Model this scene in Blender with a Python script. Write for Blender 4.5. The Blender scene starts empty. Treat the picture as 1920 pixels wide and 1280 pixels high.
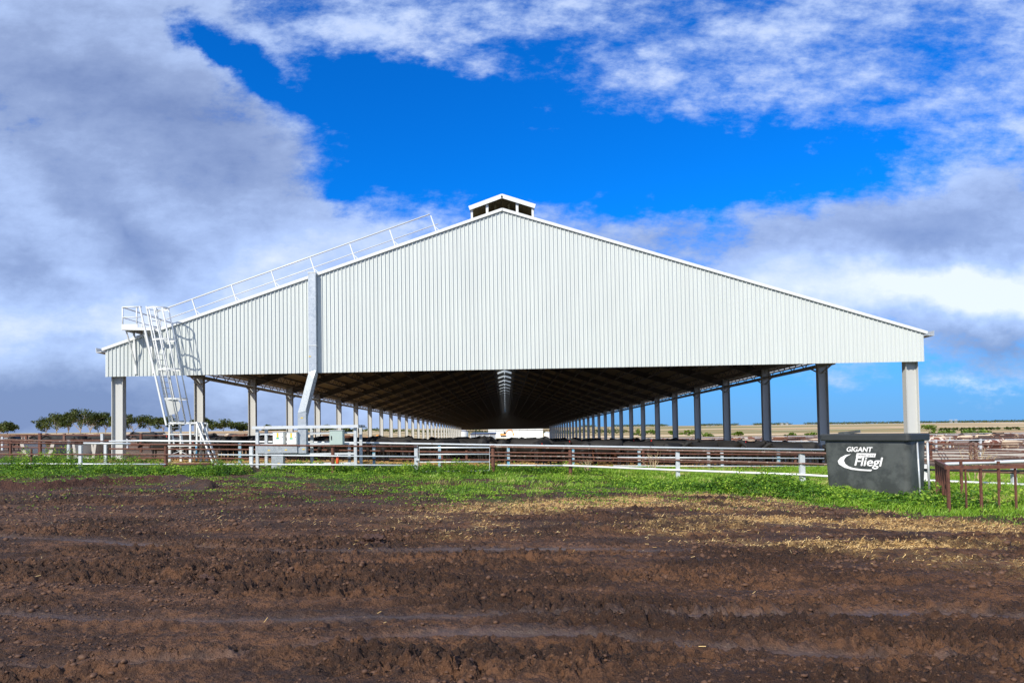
import bpy, bmesh, math, random
import numpy as np
from mathutils import Vector, Matrix, noise as mnoise
random.seed(7); rng = np.random.default_rng(11)
SC = bpy.context.scene; COL = SC.collection
PI = math.pi
# ------------------------------------------------------------------ camera
F, CX, CY = 1300.0, 891.7, 769.5
YAW, PIT, ROL = -0.0424, 0.0280, -0.0151
r0 = Vector((math.cos(YAW), -math.sin(YAW), 0)); f0 = Vector((math.sin(YAW), math.cos(YAW), 0))
FW = f0*math.cos(PIT) + Vector((0, 0, math.sin(PIT)))
U0 = -f0*math.sin(PIT) + Vector((0, 0, math.cos(PIT)))
RT = r0*math.cos(ROL) + U0*math.sin(ROL)
UP = -r0*math.sin(ROL) + U0*math.cos(ROL)
cam_d = bpy.data.cameras.new('camera'); cam = bpy.data.objects.new('camera', cam_d); COL.objects.link(cam)
cam.matrix_world = Matrix(((RT.x, UP.x, -FW.x, 0), (RT.y, UP.y, -FW.y, 0), (RT.z, UP.z, -FW.z, 0), (0, 0, 0, 1)))
cam_d.sensor_width = 36; cam_d.lens = F/1920*36
cam_d.shift_x = (960-CX)/1920; cam_d.shift_y = (CY-640)/1920
cam_d.clip_end = 30000; cam_d.clip_start = 0.1
SC.camera = cam
def ray(px, py):
    return FW + RT*((px-CX)/F) - UP*((py-CY)/F)
def W(px, py, Y):                       # the point seen at a pixel on the plane y = Y
    d = ray(px, py); return d*(Y/d.y)
def XY(px, Y):                          # x on the plane y = Y near eye level
    return W(px, 806, Y).x
# ------------------------------------------------------------------ terrain
def sst(a, b, v):
    t = np.clip((v-a)/(b-a), 0, 1); return t*t*(3-2*t)
def gz(x, y):                           # smooth ground height
    x = np.asarray(x, float); y = np.asarray(y, float)
    near = -1.78-0.01*np.clip(x, -30, 30)
    low = -1.75-0.020*np.clip(x, -30, 30)
    pad = -1.65-0.025*np.clip(x, -30, 30)
    z = near+(low-near)*sst(8, 20, y)
    z = z+(pad-z)*sst(27.5, 31, y)
    yy = np.clip(y-33, 0, 370)
    mid = pad-0.0099*yy
    left = -1.15+2.2*sst(60, 300, y)
    z = np.where(y > 33, mid+(left-mid)*sst(-26, -34-0.22*np.clip(y, 0, 900), x)*sst(33, 45, y), z)
    far = 6.5-0.004*x
    z = z+(far-z)*sst(430, 2600, y)
    return z
def G(px, py):                          # pixel -> point on the ground
    d = ray(px, py); t = 0.5
    prev = None
    for i in range(4000):
        p = d*t; h = p.z-float(gz(p.x, p.y))
        if h < 0: break
        t *= 1.004
    a, b = t/1.004, t
    for i in range(20):
        m = (a+b)/2; p = d*m
        if p.z-float(gz(p.x, p.y)) < 0: b = m
        else: a = m
    return d*b
def g1(x, y): return float(gz(x, y))
# value noise
def _h(ix, iy, s):
    n = (ix*374761393+iy*668265263+s*1442695041) & 0xffffffff
    n = ((n ^ (n >> 13))*1274126177) & 0xffffffff
    n = n ^ (n >> 16)
    return (n & 0xffff)/65535.0
def vn(x, y, s=0):
    ix = np.floor(x).astype(np.int64); iy = np.floor(y).astype(np.int64)
    fx = x-ix; fy = y-iy; fx = fx*fx*(3-2*fx); fy = fy*fy*(3-2*fy)
    a = _h(ix, iy, s); b = _h(ix+1, iy, s); c = _h(ix, iy+1, s); d = _h(ix+1, iy+1, s)
    return (a+(b-a)*fx)*(1-fy)+(c+(d-c)*fx)*fy
def fbm(x, y, o=4, s=0, g=.5):
    v = 0; a = 1; t = 0
    for i in range(o):
        v = v+a*vn(x*2**i+i*17.3, y*2**i-i*9.1, s+i); t += a; a *= g
    return v/t
# ------------------------------------------------------------------ materials
MATS = {}
class NB:
    def __init__(s, nt): s.nt = nt; nt.nodes.clear()
    def n(s, t, **k):
        o = s.nt.nodes.new(t)
        for a, v in k.items():
            if a == 'i':
                for kk, vv in v.items():
                    if isinstance(vv, bpy.types.NodeSocket): s.nt.links.new(vv, o.inputs[kk])
                    else: o.inputs[kk].default_value = vv
            else: setattr(o, a, v)
        return o
    def m(s, op, a, b=0.0, c=0.0, clamp=False):
        return s.n('ShaderNodeMath', operation=op, use_clamp=clamp, i={0: a, 1: b, 2: c}).outputs[0]
    def mix(s, f, a, b, bt='MIX'):
        o = s.n('ShaderNodeMix', data_type='RGBA', blend_type=bt)
        for k, v in ((0, f), (6, a), (7, b)):
            if isinstance(v, bpy.types.NodeSocket): s.nt.links.new(v, o.inputs[k])
            else: o.inputs[k].default_value = v
        return o.outputs[2]
    def noise(s, vec, sc, det=4, ro=.55, dist=0):
        o = s.n('ShaderNodeTexNoise', i={'Scale': sc, 'Detail': det, 'Roughness': ro, 'Distortion': dist})
        if vec is not None: s.nt.links.new(vec, o.inputs['Vector'])
        return o.outputs['Fac']
    def ss(s, v, a, b):
        return s.n('ShaderNodeMapRange', interpolation_type='SMOOTHSTEP', i={0: v, 1: a, 2: b, 3: 0.0, 4: 1.0}).outputs[0]
def c4(c): return (c[0], c[1], c[2], 1)
def mat(name, col, rough=.5, metal=0., var=.15, nscale=3., bump=0., bscale=40., col2=None, spec=.5, stretch=None, thr=(.45, .65)):
    if name in MATS: return MATS[name]
    m = bpy.data.materials.new(name); m.use_nodes = True; b = NB(m.node_tree)
    out = b.n('ShaderNodeOutputMaterial'); p = b.n('ShaderNodeBsdfPrincipled')
    tc = b.n('ShaderNodeTexCoord').outputs['Object']
    if stretch: tc = b.n('ShaderNodeMapping', i={'Vector': tc, 'Scale': stretch}).outputs[0]
    n1 = b.noise(tc, nscale, 5, .6)
    k = b.m('MULTIPLY_ADD', n1, 2*var, 1-var)
    base = b.mix(1.0, c4(col), k, 'MULTIPLY')
    if col2:
        n2 = b.noise(tc, nscale*1.7, 6, .65)
        base = b.mix(b.ss(n2, *thr), base, c4(col2))
    b.nt.links.new(base, p.inputs['Base Color'])
    p.inputs['Metallic'].default_value = metal
    p.inputs['Specular IOR Level'].default_value = spec
    b.nt.links.new(b.m('MULTIPLY_ADD', n1, .3, rough-.15, clamp=True), p.inputs['Roughness'])
    if bump:
        bp = b.n('ShaderNodeBump', i={'Strength': bump, 'Distance': .02, 'Height': b.noise(tc, bscale, 4, .6)})
        b.nt.links.new(bp.outputs[0], p.inputs['Normal'])
    b.nt.links.new(p.outputs[0], out.inputs[0]); MATS[name] = m; return m
clad = mat('white_cladding', (.595, .635, .615), .36, 0, .08, 2.6, stretch=(1, 1, .08))
trim = mat('white_trim', (.72, .74, .72), .35, 0, .04, 2)
galv = mat('galvanised_steel', (.56, .60, .62), .42, .35, .12, 9, col2=(.68, .71, .72))
colp = mat('column_paint', (.52, .53, .51), .5, 0, .05, 1.2, stretch=(1, 1, .4))
duct = mat('duct_steel', (.50, .545, .57), .30, .5, .10, 5, col2=(.58, .62, .64))
rust = mat('rusty_pipe', (.15, .060, .036), .72, 0, .35, 6, col2=(.085, .032, .022), bump=.3)
rustl = mat('worn_rusty_pipe', (.16, .085, .06), .65, 0, .35, 5, col2=(.30, .24, .20), bump=.3, thr=(.55, .62))
railw = mat('zinc_rail', (.62, .66, .68), .40, .2, .12, 4, col2=(.38, .30, .25), thr=(.60, .70))
bluep = mat('blue_marked_post', (.42, .47, .48), .5, 0, .15, 4, col2=(.07, .33, .50), stretch=(1, 1, 1.2), thr=(.48, .54))
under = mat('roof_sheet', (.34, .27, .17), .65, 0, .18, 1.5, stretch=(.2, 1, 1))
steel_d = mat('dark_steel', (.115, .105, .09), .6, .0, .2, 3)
boxw = mat('cabinet_white', (.80, .81, .78), .4, 0, .04, 3)
boxg = mat('cabinet_green_grey', (.40, .50, .46), .45, 0, .06, 3)
blackp = mat('black_plastic', (.048, .054, .053), .42, 0, .30, 1.0, col2=(.085, .094, .090), bump=.25, bscale=7, thr=(.42, .6))
whitep = mat('white_print', (.85, .85, .84), .5, 0, .03, 5)
darkp = mat('dark_print', (.25, .25, .25), .5)
conc = mat('concrete', (.50, .47, .42), .85, 0, .2, 3, bump=.2)
orange = mat('orange_paint', (.80, .32, .05), .5, 0, .1, 3)
redo = mat('orange_red', (.75, .10, .02), .45, 0, .08, 5)
yellow = mat('yellow_sticker', (.80, .55, .03), .5)
greens = mat('green_sticker', (.05, .50, .25), .5)
blackm = mat('black_hide', (.012, .011, .010), .75, 0, .4, 4)
brownm = mat('brown_hide', (.14, .055, .025), .8, 0, .3, 3)
creamm = mat('cream_hide', (.58, .46, .32), .8, 0, .2, 3)
piedm = mat('pied_hide', (.15, .045, .022), .8, 0, .2, 1.3, col2=(.65, .58, .5), thr=(.52, .55))
tagm = mat('ear_tag_red', (.75, .03, .02), .5)
bark = mat('bark', (.36, .30, .24), .9, 0, .35, 2, bump=.3)
roofd = mat('dark_blue_roof', (.06, .10, .20), .5)
wallw = mat('white_wall', (.78, .79, .78), .6, 0, .05, .2)
wallg = mat('grey_panel', (.30, .34, .38), .5, 0, .15, .3)
beige = mat('beige_wall', (.55, .45, .32), .7)
glass = mat('dark_glass', (.03, .04, .05), .1)
rubber = mat('black_rubber', (.02, .02, .02), .8)
drym = mat('dry_stalk', (.50, .38, .22), .9, 0, .2, 5)
def leafmat(name, ca, cb, cc, sp=.3, trans=.25):
    m = bpy.data.materials.new(name); m.use_nodes = True; b = NB(m.node_tree)
    out = b.n('ShaderNodeOutputMaterial'); p = b.n('ShaderNodeBsdfPrincipled', i={'Roughness': .5, 'Specular IOR Level': sp})
    at = b.n('ShaderNodeAttribute', attribute_name='tone').outputs['Fac']
    r = b.n('ShaderNodeValToRGB', i={0: at}); e = r.color_ramp.elements
    e[0].color = c4(ca); e[1].color = c4(cc); x = e.new(.5); x.color = c4(cb)
    b.nt.links.new(r.outputs[0], p.inputs['Base Color'])
    t = b.n('ShaderNodeBsdfTranslucent', i={'Color': r.outputs[0]})
    mx = b.n('ShaderNodeMixShader', i={0: trans, 1: p.outputs[0], 2: t.outputs[0]})
    b.nt.links.new(mx.outputs[0], out.inputs[0]); return m
weedm = leafmat('weed_leaf', (.040, .11, .012), (.15, .31, .022), (.42, .58, .06), .3, .35)
grassm = leafmat('grass_blade', (.11, .24, .015), (.24, .42, .035), (.46, .42, .15))
strawm = leafmat('straw_blade', (.42, .24, .08), (.74, .49, .19), (.90, .70, .36), .3, .1)
gumm = leafmat('gum_leaf', (.026, .042, .008), (.070, .095, .016), (.13, .15, .03), .3, .15)
bushm = leafmat('bush_leaf', (.05, .10, .012), (.12, .20, .02), (.22, .30, .04), .3, .15)
# ------------------------------------------------------------------ mesh building
def setpar(o, p):                                    # children are built in world coordinates
    o.parent = p; M = p.matrix_parent_inverse @ Matrix.LocRotScale(p.location, p.rotation_euler, p.scale) if p.parent else Matrix.LocRotScale(p.location, p.rotation_euler, p.scale)
    if p.parent: q = p.parent; M = Matrix.LocRotScale(q.location, q.rotation_euler, q.scale) @ M
    o.matrix_parent_inverse = M.inverted()
class MB:
    def __init__(s): s.v = []; s.f = []
    def add(s, vs, fs):
        k = len(s.v); s.v += [tuple(v) for v in vs]; s.f += [tuple(k+i for i in f) for f in fs]; return s
    def box(s, x0, x1, y0, y1, z0, z1):
        return s.add([(x0, y0, z0), (x1, y0, z0), (x1, y1, z0), (x0, y1, z0), (x0, y0, z1), (x1, y0, z1), (x1, y1, z1), (x0, y1, z1)],
                     [(0, 3, 2, 1), (4, 5, 6, 7), (0, 1, 5, 4), (1, 2, 6, 5), (2, 3, 7, 6), (3, 0, 4, 7)])
    def bar(s, a, b, w, h=None, up=(0, 0, 1)):       # rectangular bar a->b
        h = h or w; a = Vector(a); b = Vector(b); d = (b-a).normalized(); up = Vector(up)
        if abs(d.dot(up)) > .98: up = Vector((0, 1, 0)) if abs(d.y) < .9 else Vector((1, 0, 0))
        sx = d.cross(up).normalized()*(w/2); sz = sx.cross(d).normalized()*(h/2)
        vs = [p+q for p in (a, b) for q in (-sx-sz, sx-sz, sx+sz, -sx+sz)]
        return s.add(vs, [(0, 1, 2, 3), (7, 6, 5, 4), (0, 4, 5, 1), (1, 5, 6, 2), (2, 6, 7, 3), (3, 7, 4, 0)])
    def tube(s, pts, r, n=8, cap=True):
        pts = [Vector(p) for p in pts]; rr = r if isinstance(r, (list, tuple)) else [r]*len(pts)
        k = len(s.v); N = len(pts); prev = None
        for i, p in enumerate(pts):
            d = (pts[min(i+1, N-1)]-pts[max(i-1, 0)]).normalized()
            if prev is None:
                u = d.cross(Vector((0, 0, 1)) if abs(d.z) < .9 else Vector((1, 0, 0))).normalized()
            else: u = (prev-d*prev.dot(d)).normalized()
            prev = u; w = d.cross(u)
            for j in range(n):
                a = 2*PI*j/n; s.v.append(tuple(p+(u*math.cos(a)+w*math.sin(a))*rr[i]))
        for i in range(N-1):
            for j in range(n):
                s.f.append((k+i*n+j, k+i*n+(j+1) % n, k+(i+1)*n+(j+1) % n, k+(i+1)*n+j))
        if cap:
            s.f.append(tuple(k+j for j in reversed(range(n)))); s.f.append(tuple(k+(N-1)*n+j for j in range(n)))
        return s
    def prism(s, poly, y0, y1):                       # polygon in xz extruded along y
        n = len(poly); vs = [(x, y0, z) for x, z in poly]+[(x, y1, z) for x, z in poly]
        fs = [tuple(range(n)), tuple(reversed(range(n, 2*n)))]+[(i, i+n, (i+1) % n+n, (i+1) % n) for i in range(n)]
        return s.add(vs, fs)
    def build(s, name, m, parent=None, smooth=False, loc=None):
        me = bpy.data.meshes.new(name); me.from_pydata(s.v, [], s.f); me.materials.append(m)
        bm = bmesh.new(); bm.from_mesh(me); bmesh.ops.recalc_face_normals(bm, faces=bm.faces); bm.to_mesh(me); bm.free()
        if smooth:
            for p in me.polygons: p.use_smooth = True
        o = bpy.data.objects.new(name, me); COL.objects.link(o)
        if parent: setpar(o, parent)
        if loc: o.location = loc
        return o
def tag(o, label=None, cat=None, group=None, kind=None):
    if label: o['label'] = label
    if cat: o['category'] = cat
    if group: o['group'] = group
    if kind: o['kind'] = kind
    return o
def empty(name, loc, label, cat, group=None):
    o = bpy.data.objects.new(name, None); COL.objects.link(o); o.location = loc; o.empty_display_size = .3
    return tag(o, label, cat, group)
def copy_tree(o, parent=None):
    c = o.copy(); COL.objects.link(c)
    if parent: c.parent = parent; c.matrix_parent_inverse = o.matrix_parent_inverse
    for ch in o.children: copy_tree(ch, c)
    return c
def npmesh(name, verts, quads, m, tone=None, nper=4, kind=None, parent=None):
    me = bpy.data.meshes.new(name); nv = len(verts); nf = len(quads)
    me.vertices.add(nv); me.vertices.foreach_set('co', verts.astype(np.float32).ravel())
    me.loops.add(nf*nper); me.loops.foreach_set('vertex_index', quads.astype(np.int32).ravel())
    me.polygons.add(nf); me.polygons.foreach_set('loop_start', np.arange(0, nf*nper, nper, dtype=np.int32))
    me.update(calc_edges=True)
    if tone is not None:
        a = me.attributes.new('tone', 'FLOAT', 'POINT'); a.data.foreach_set('value', tone.astype(np.float32))
    me.materials.append(m); o = bpy.data.objects.new(name, me); COL.objects.link(o)
    if kind: o['kind'] = kind
    if parent: setpar(o, parent)
    return o
def leaves(P, size, upbias=.6):                       # quads of leaf size at points P, returns verts, quads
    n = len(P); nrm = rng.normal(size=(n, 3)); nrm /= np.linalg.norm(nrm, axis=1)[:, None]; nrm[:, 2] = np.abs(nrm[:, 2])+upbias
    nrm /= np.linalg.norm(nrm, axis=1)[:, None]
    t = rng.normal(size=(n, 3)); u = np.cross(nrm, t); u /= np.linalg.norm(u, axis=1)[:, None]; v = np.cross(nrm, u)
    s = (size*rng.uniform(.6, 1.3, n))[:, None] if np.isscalar(size) else (size*rng.uniform(.6, 1.3, n))[:, None]
    V = np.stack([P-u*s, P-v*s*.75+nrm*s*.15, P+u*s, P+v*s*.75+nrm*s*.15], 1).reshape(-1, 3)
    return V, np.arange(n*4).reshape(-1, 4)
# ------------------------------------------------------------------ ground sheet
def pline(pts):
    P = [G(*p) for p in pts]; P.sort(key=lambda p: p.x)
    return np.array([p.x for p in P]), np.array([p.y for p in P])
def axis(segs):                                        # [(end, step_at_start, step_at_end)...]
    out = [segs[0][0]]; 
    for (a, b, s0, s1) in segs[1]:
        x = a
        while x < b: 
            x += s0+(s1-s0)*min(1, max(0, (x-a)/(b-a))); out.append(min(x, b))
    return out
half = [0.0]; x = 0.0
while x < 5000:
    if x < 4.5: st = .019
    elif x < 16: st = .019+(x-4.5)/11.5*.036
    elif x < 24: st = .055+(x-16)/8*.12
    else: st = min(max(.2, (x-24)*.08), 260)
    x += st; half.append(x)
half = np.array(half); GX = np.concatenate([-half[:0:-1], half])
ys = [-60, -30, -12, -3, 1, 3]; y = 3.9
while y < 9000:
    ys.append(y)
    if y < 26: st = max(.013, y*y/5200)
    elif y < 34: st = .16
    else: st = min(max(.4, (y-34)*.05), 400)
    y += st
GY = np.array(ys)
X, Y = np.meshgrid(GX, GY)
Z = gz(X, Y)
inv = lambda P: P
# weed strip near edge
wx, wy = pline([(-60, 912), (60, 905), (160, 900), (300, 896), (400, 893), (480, 905), (600, 917), (700, 925), (800, 935), (950, 943), (1060, 940), (1200, 930), (1320, 928), (1450, 935), (1560, 948), (1680, 962), (1800, 975), (1960, 985)])
def wedge(x): return np.interp(x, wx, wy)
sx, sy = pline([(820, 1005), (950, 980), (1100, 975), (1250, 990), (1400, 1005), (1550, 1022), (1700, 1035), (1900, 1062)])
def strawf(x, y):
    c = np.interp(x, sx, sy); wv = .5+.10*np.abs(c)*.9
    up = np.interp(x, wx, wy)
    band = sst(-2.2, .6, y-c+0*x)*(1-sst(-.4, .6, y-up))*sst(-3.2, 1.5, x)
    n = fbm(x*.40+3, y*1.25+x*.12, 5, 31, .6); n2 = fbm(x*2.2, y*4, 3, 37)
    return np.clip(sst(.44, .66, n*.72+n2*.28+.03*sst(2, 9, x))*band, 0, 1)
NEAR = (Y > 3) & (Y < 34) & (np.abs(X) < 26)
yn, xn = Y[NEAR], X[NEAR]
H = np.zeros_like(xn); SM = np.zeros_like(xn)          # relief, smooth wet mask
wob = (fbm(xn*.35, yn*.12, 3, 5)-.5)
tracks = [  # image polyline, half width m, depth m, kind (0 smooth wheel, 1 lugged wheel, 2 pushed-up ridge)
    ([(-40, 1282), (300, 1262), (560, 1246), (900, 1262), (1500, 1275), (1960, 1268)], .10, -.05, 2),
    ([(-40, 1260), (400, 1243), (620, 1205), (820, 1188), (1100, 1192), (1400, 1216), (1960, 1236)], .13, .035, 0),
    ([(-40, 1222), (500, 1238), (900, 1240), (1400, 1252), (1960, 1250)], .11, -.045, 2),
    ([(-40, 1180), (300, 1186), (700, 1172), (1000, 1170), (1500, 1180), (1960, 1196)], .15, .04, 1),
    ([(-40, 1150), (400, 1165), (900, 1155), (1300, 1150), (1700, 1146), (1960, 1154)], .13, .03, 0),
    ([(-40, 1128), (500, 1138), (1000, 1132), (1500, 1120), (1960, 1112)], .10, -.045, 2),
    ([(-40, 1098), (300, 1092), (800, 1096), (1200, 1105), (1600, 1092), (1960, 1096)], .22, .045, 1),
    ([(-40, 1062), (400, 1070), (800, 1066), (1300, 1074), (1960, 1060)], .13, -.045, 2),
    ([(-40, 1030), (300, 1040), (700, 1042), (1200, 1040), (1960, 1046)], .24, .04, 1),
    ([(-40, 1004), (200, 1018), (500, 1033), (800, 1034), (1300, 1030)], .16, .03, 0),
    ([(-40, 985), (600, 992), (1200, 988), (1900, 1010)], .25, .04, 1),
    ([(300, 930), (460, 928), (560, 930), (800, 938), (1200, 952), (1600, 976)], .35, .04, 1),
    ([(-40, 935), (200, 938), (420, 933), (640, 925), (800, 930)], .30, -.10, 2),
    ([(-40, 922), (100, 916), (220, 907), (315, 903), (400, 915)], .42, -.22, 2),
]
for ti, (pl, wdt, dep, kind) in enumerate(tracks):
    px_, py_ = pline(pl); yc = np.interp(xn, px_, py_)+wob*(.35+.03*yn)*.38
    d = (yn-yc)/wdt; e = np.exp(-d*d*1.2)*np.where((xn < px_[0]) | (xn > px_[-1]), 0, 1)
    pres = .35+.9*fbm(xn*.5+ti*7, yn*.3, 3, 50+ti)
    if ti == 13: pres = 1+.3*(fbm(xn*2, yn*2, 3, 3)-.5)
    if kind == 0:
        H += -dep*e*pres; SM = np.maximum(SM, e*np.clip(pres*1.3-.25, 0, 1))
        H += dep*.9*np.exp(-(np.abs(d)-1.5)**2*4)*pres
    elif kind == 1:
        lug = np.clip(np.sin((xn+np.abs(yn-yc)*.8)*2*PI/(.17+.012*(ti % 3)))*1.6, -1, 1)
        H += (-dep*.8+.026*lug*fbm(xn*1.3, yn*2, 2, 90+ti)*1.6)*e*pres
        H += dep*.8*np.exp(-(np.abs(d)-1.5)**2*4)*pres
    else:
        H += -dep*e*pres*(.55+.9*fbm(xn*5, yn*7, 3, 70+ti))
rough = 1-.85*SM
amp = .35+1.3*sst(.38, .66, fbm(xn*.55, yn*1.3, 3, 12))
def bil(x_, y_, o, s_):
    v_ = 0; a_ = 1; t_ = 0
    for i_ in range(o):
        v_ = v_+a_*np.abs(2*vn(x_*2.03**i_+i_*17.3, y_*2.03**i_-i_*9.1, s_+i_)-1); t_ += a_; a_ *= .55
    return v_/t_
wx1 = (fbm(xn*4, yn*4, 2, 14)-.5)*.25; wy1 = (fbm(xn*4+9, yn*4, 2, 15)-.5)*.18
f1 = fbm(xn*2.1, yn*4.5, 3, 1)-.5; f2 = bil((xn+wx1)*6.5, (yn+wy1)*13, 4, 2)-.35; f3 = bil((xn+wx1)*22, (yn+wy1)*34, 2, 3)-.35
f4 = bil((xn-wy1)*48, (yn+wx1)*70, 2, 33)-.35
H += (f1*.07+f2*.13*amp+f3*.060*amp+f4*.016*amp*(1-sst(8, 14, yn)))*rough
H += (fbm(xn*.3, yn*.25, 3, 4)-.5)*.10
fade = sst(3, 4.2, yn)*(1-.75*sst(23, 28, yn))*(1-sst(22, 25.5, np.abs(xn)))
# soil heap by the rack
hp = G(470, 886); H2 = .24*np.exp(-(((xn-hp.x)/.45)**2+((yn-hp.y)/.4)**2)*1.3)*(.8+.6*fbm(xn*6, yn*6, 3, 44))
Z[NEAR] += H*fade+H2
nx_, ny_ = len(GX), len(GY)
V = np.stack([X, Y, Z], -1).reshape(-1, 3)
I = np.arange(nx_*ny_).reshape(ny_, nx_)
Q = np.stack([I[:-1, :-1], I[:-1, 1:], I[1:, 1:], I[1:, :-1]], -1).reshape(-1, 4)
gm = bpy.data.materials.new('ground'); gm.use_nodes = True
ground = npmesh('ground', V, Q, gm, kind='structure')
ground['label'] = 'dark wet churned mud with tyre ruts, running out to dry fields'
ground.data.polygons.foreach_set('use_smooth', np.ones(len(Q), bool))
def attr(name, vals):
    a = ground.data.attributes.new(name, 'FLOAT', 'POINT'); a.data.foreach_set('value', np.clip(vals, 0, 1).astype(np.float32).ravel())
wetm = np.zeros_like(X); wetm[NEAR] = SM*fade
attr('wet', wetm)
st = np.zeros_like(X); st[NEAR] = strawf(xn, yn); attr('straw', st)
gr = np.zeros_like(X)
band = sst(-.3, .5, Y-wedge(X))*(1-sst(31, 32.5, Y))
gr = band*.7*sst(.44, .64, fbm(X*.8, Y*.8, 3, 21)+.12*sst(2, 10, X)+.10*sst(24, 27, Y))
attr('grass', gr)
inside = sst(-21, -18.5, X)*(1-sst(18.5, 21, X))*sst(30.2, 31.2, Y)*(1-sst(295, 300, Y))
attr('pen', inside)
attr('far', sst(120, 260, Y)*np.where(X < -30, 1, .0)+sst(260, 330, Y)*np.where(X > -30, 1, 0))
red = np.exp(-((Y-np.interp(X, *pline(tracks[13][0])))/.8)**2)*(X < XY(330, 23))+sst(20, 24, Y)*(1-sst(27, 29, Y))*.5
attr('red', red)
b = NB(gm.node_tree); out = b.n('ShaderNodeOutputMaterial'); p = b.n('ShaderNodeBsdfPrincipled')
A = lambda n: b.n('ShaderNodeAttribute', attribute_name=n).outputs['Fac']
pos = b.n('ShaderNodeNewGeometry').outputs['Position']
st1 = b.n('ShaderNodeMapping', i={'Vector': pos, 'Scale': (.6, 1.6, 1)}).outputs[0]
nA = b.noise(st1, .9, 6, .65); nB = b.noise(pos, 9, 5, .65); nC = b.noise(pos, 60, 3, .6)
mud = b.mix(b.ss(nA, .40, .62), c4((.042, .0175, .0078)), c4((.145, .066, .030)))
mud = b.mix(b.m('MULTIPLY', b.ss(nB, .45, .60), .75), mud, c4((.032, .0145, .0085)))
mud = b.mix(b.m('MULTIPLY', b.ss(b.noise(pos, 24, 4, .7), .56, .68), .6), mud, c4((.19, .095, .045)))
fl = b.noise(b.n('ShaderNodeMapping', i={'Vector': pos, 'Scale': (1, 2.4, 1)}).outputs[0], 85, 3, .75)
mud = b.mix(b.m('MULTIPLY', b.ss(fl, .62, .68), .55), mud, c4((.30, .19, .10)))
mud = b.mix(b.m('MULTIPLY', b.ss(fl, .40, .34), .7), mud, c4((.018, .009, .006)))  # dark flecks painted in as the shade of small pits
mud = b.mix(b.m('MULTIPLY', A('wet'), .75), mud, c4((.085, .062, .052)))
gravel = b.mix(b.ss(nC, .55, .7), c4((.045, .035, .030)), c4((.11, .09, .078)))
dryz = b.m('MULTIPLY', b.ss(b.n('ShaderNodeSeparateXYZ', i={0: pos}).outputs[1], 9, 20), b.ss(b.noise(st1, .5, 4), .46, .58))
mud = b.mix(b.m('MULTIPLY', dryz, .55), mud, gravel)
mud = b.mix(A('red'), mud, c4((.085, .034, .018)))
sc = b.mix(b.ss(b.noise(b.n('ShaderNodeMapping', i={'Vector': pos, 'Scale': (1, 2.5, 1)}).outputs[0], 26, 4, .7), .35, .62), c4((.22, .115, .04)), c4((.74, .50, .21)))
mud = b.mix(b.m('MULTIPLY', A('straw'), b.ss(nB, .34, .60)), mud, sc)
gs = b.mix(nB, c4((.030, .060, .012)), c4((.075, .13, .02)))
mud = b.mix(b.m('MULTIPLY', A('grass'), b.ss(b.noise(pos, 5, 5, .7), .38, .5)), mud, gs)
pen = b.mix(b.ss(b.noise(pos, 3.5, 6, .7), .38, .55), c4((.09, .040, .016)), c4((.50, .32, .12)))
mud = b.mix(A('pen'), mud, pen)
# pens and yards outside: brown dirt with pale patches, then dry stubble fields in strips
yard = b.mix(b.ss(b.noise(b.n('ShaderNodeMapping', i={'Vector': pos, 'Scale': (.3, 1, 1)}).outputs[0], .12, 5, .6), .42, .58), c4((.070, .038, .024)), c4((.22, .15, .095)))
sy_ = b.n('ShaderNodeSeparateXYZ', i={0: pos})
ymask = b.m('MULTIPLY', b.ss(sy_.outputs[1], 33, 36), b.m('SUBTRACT', 1.0, A('pen')))
mud = b.mix(ymask, mud, yard)
fm = b.n('ShaderNodeMapping', i={'Vector': pos, 'Scale': (.0010, .0085, 0)}).outputs[0]
fv = b.noise(fm, 1.3, 3, .5)
field = b.mix(b.ss(fv, .42, .46), c4((.72, .55, .34)), c4((.46, .30, .14)))
field = b.mix(b.m('MULTIPLY', b.ss(fv, .52, .55), .85), field, c4((.17, .19, .06)))
field = b.mix(b.m('MULTIPLY', b.ss(b.noise(pos, .02, 6, .7), .5, .8), .5), field, c4((.20, .19, .07)))
mud = b.mix(A('far'), mud, field)
b.nt.links.new(mud, p.inputs['Base Color'])
ro = b.m('SUBTRACT', b.m('MULTIPLY_ADD', nB, .35, .56), b.m('MULTIPLY', A('wet'), .36))
ro = b.m('ADD', ro, b.m('MULTIPLY', b.m('ADD', A('straw'), b.m('ADD', A('far'), ymask)), .4), clamp=True)
b.nt.links.new(ro, p.inputs['Roughness']); p.inputs['Specular IOR Level'].default_value = .36
hs = b.m('MULTIPLY_ADD', b.noise(pos, 45, 5, .65), .8, b.m('MULTIPLY', b.noise(pos, 14, 4, .6), 1.6))
bs = b.m('MULTIPLY_ADD', A('wet'), -.55, .9, clamp=True)
bp = b.n('ShaderNodeBump', i={'Strength': bs, 'Distance': .06, 'Height': hs})
b.nt.links.new(bp.outputs[0], p.inputs['Normal']); b.nt.links.new(p.outputs[0], out.inputs[0])
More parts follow.
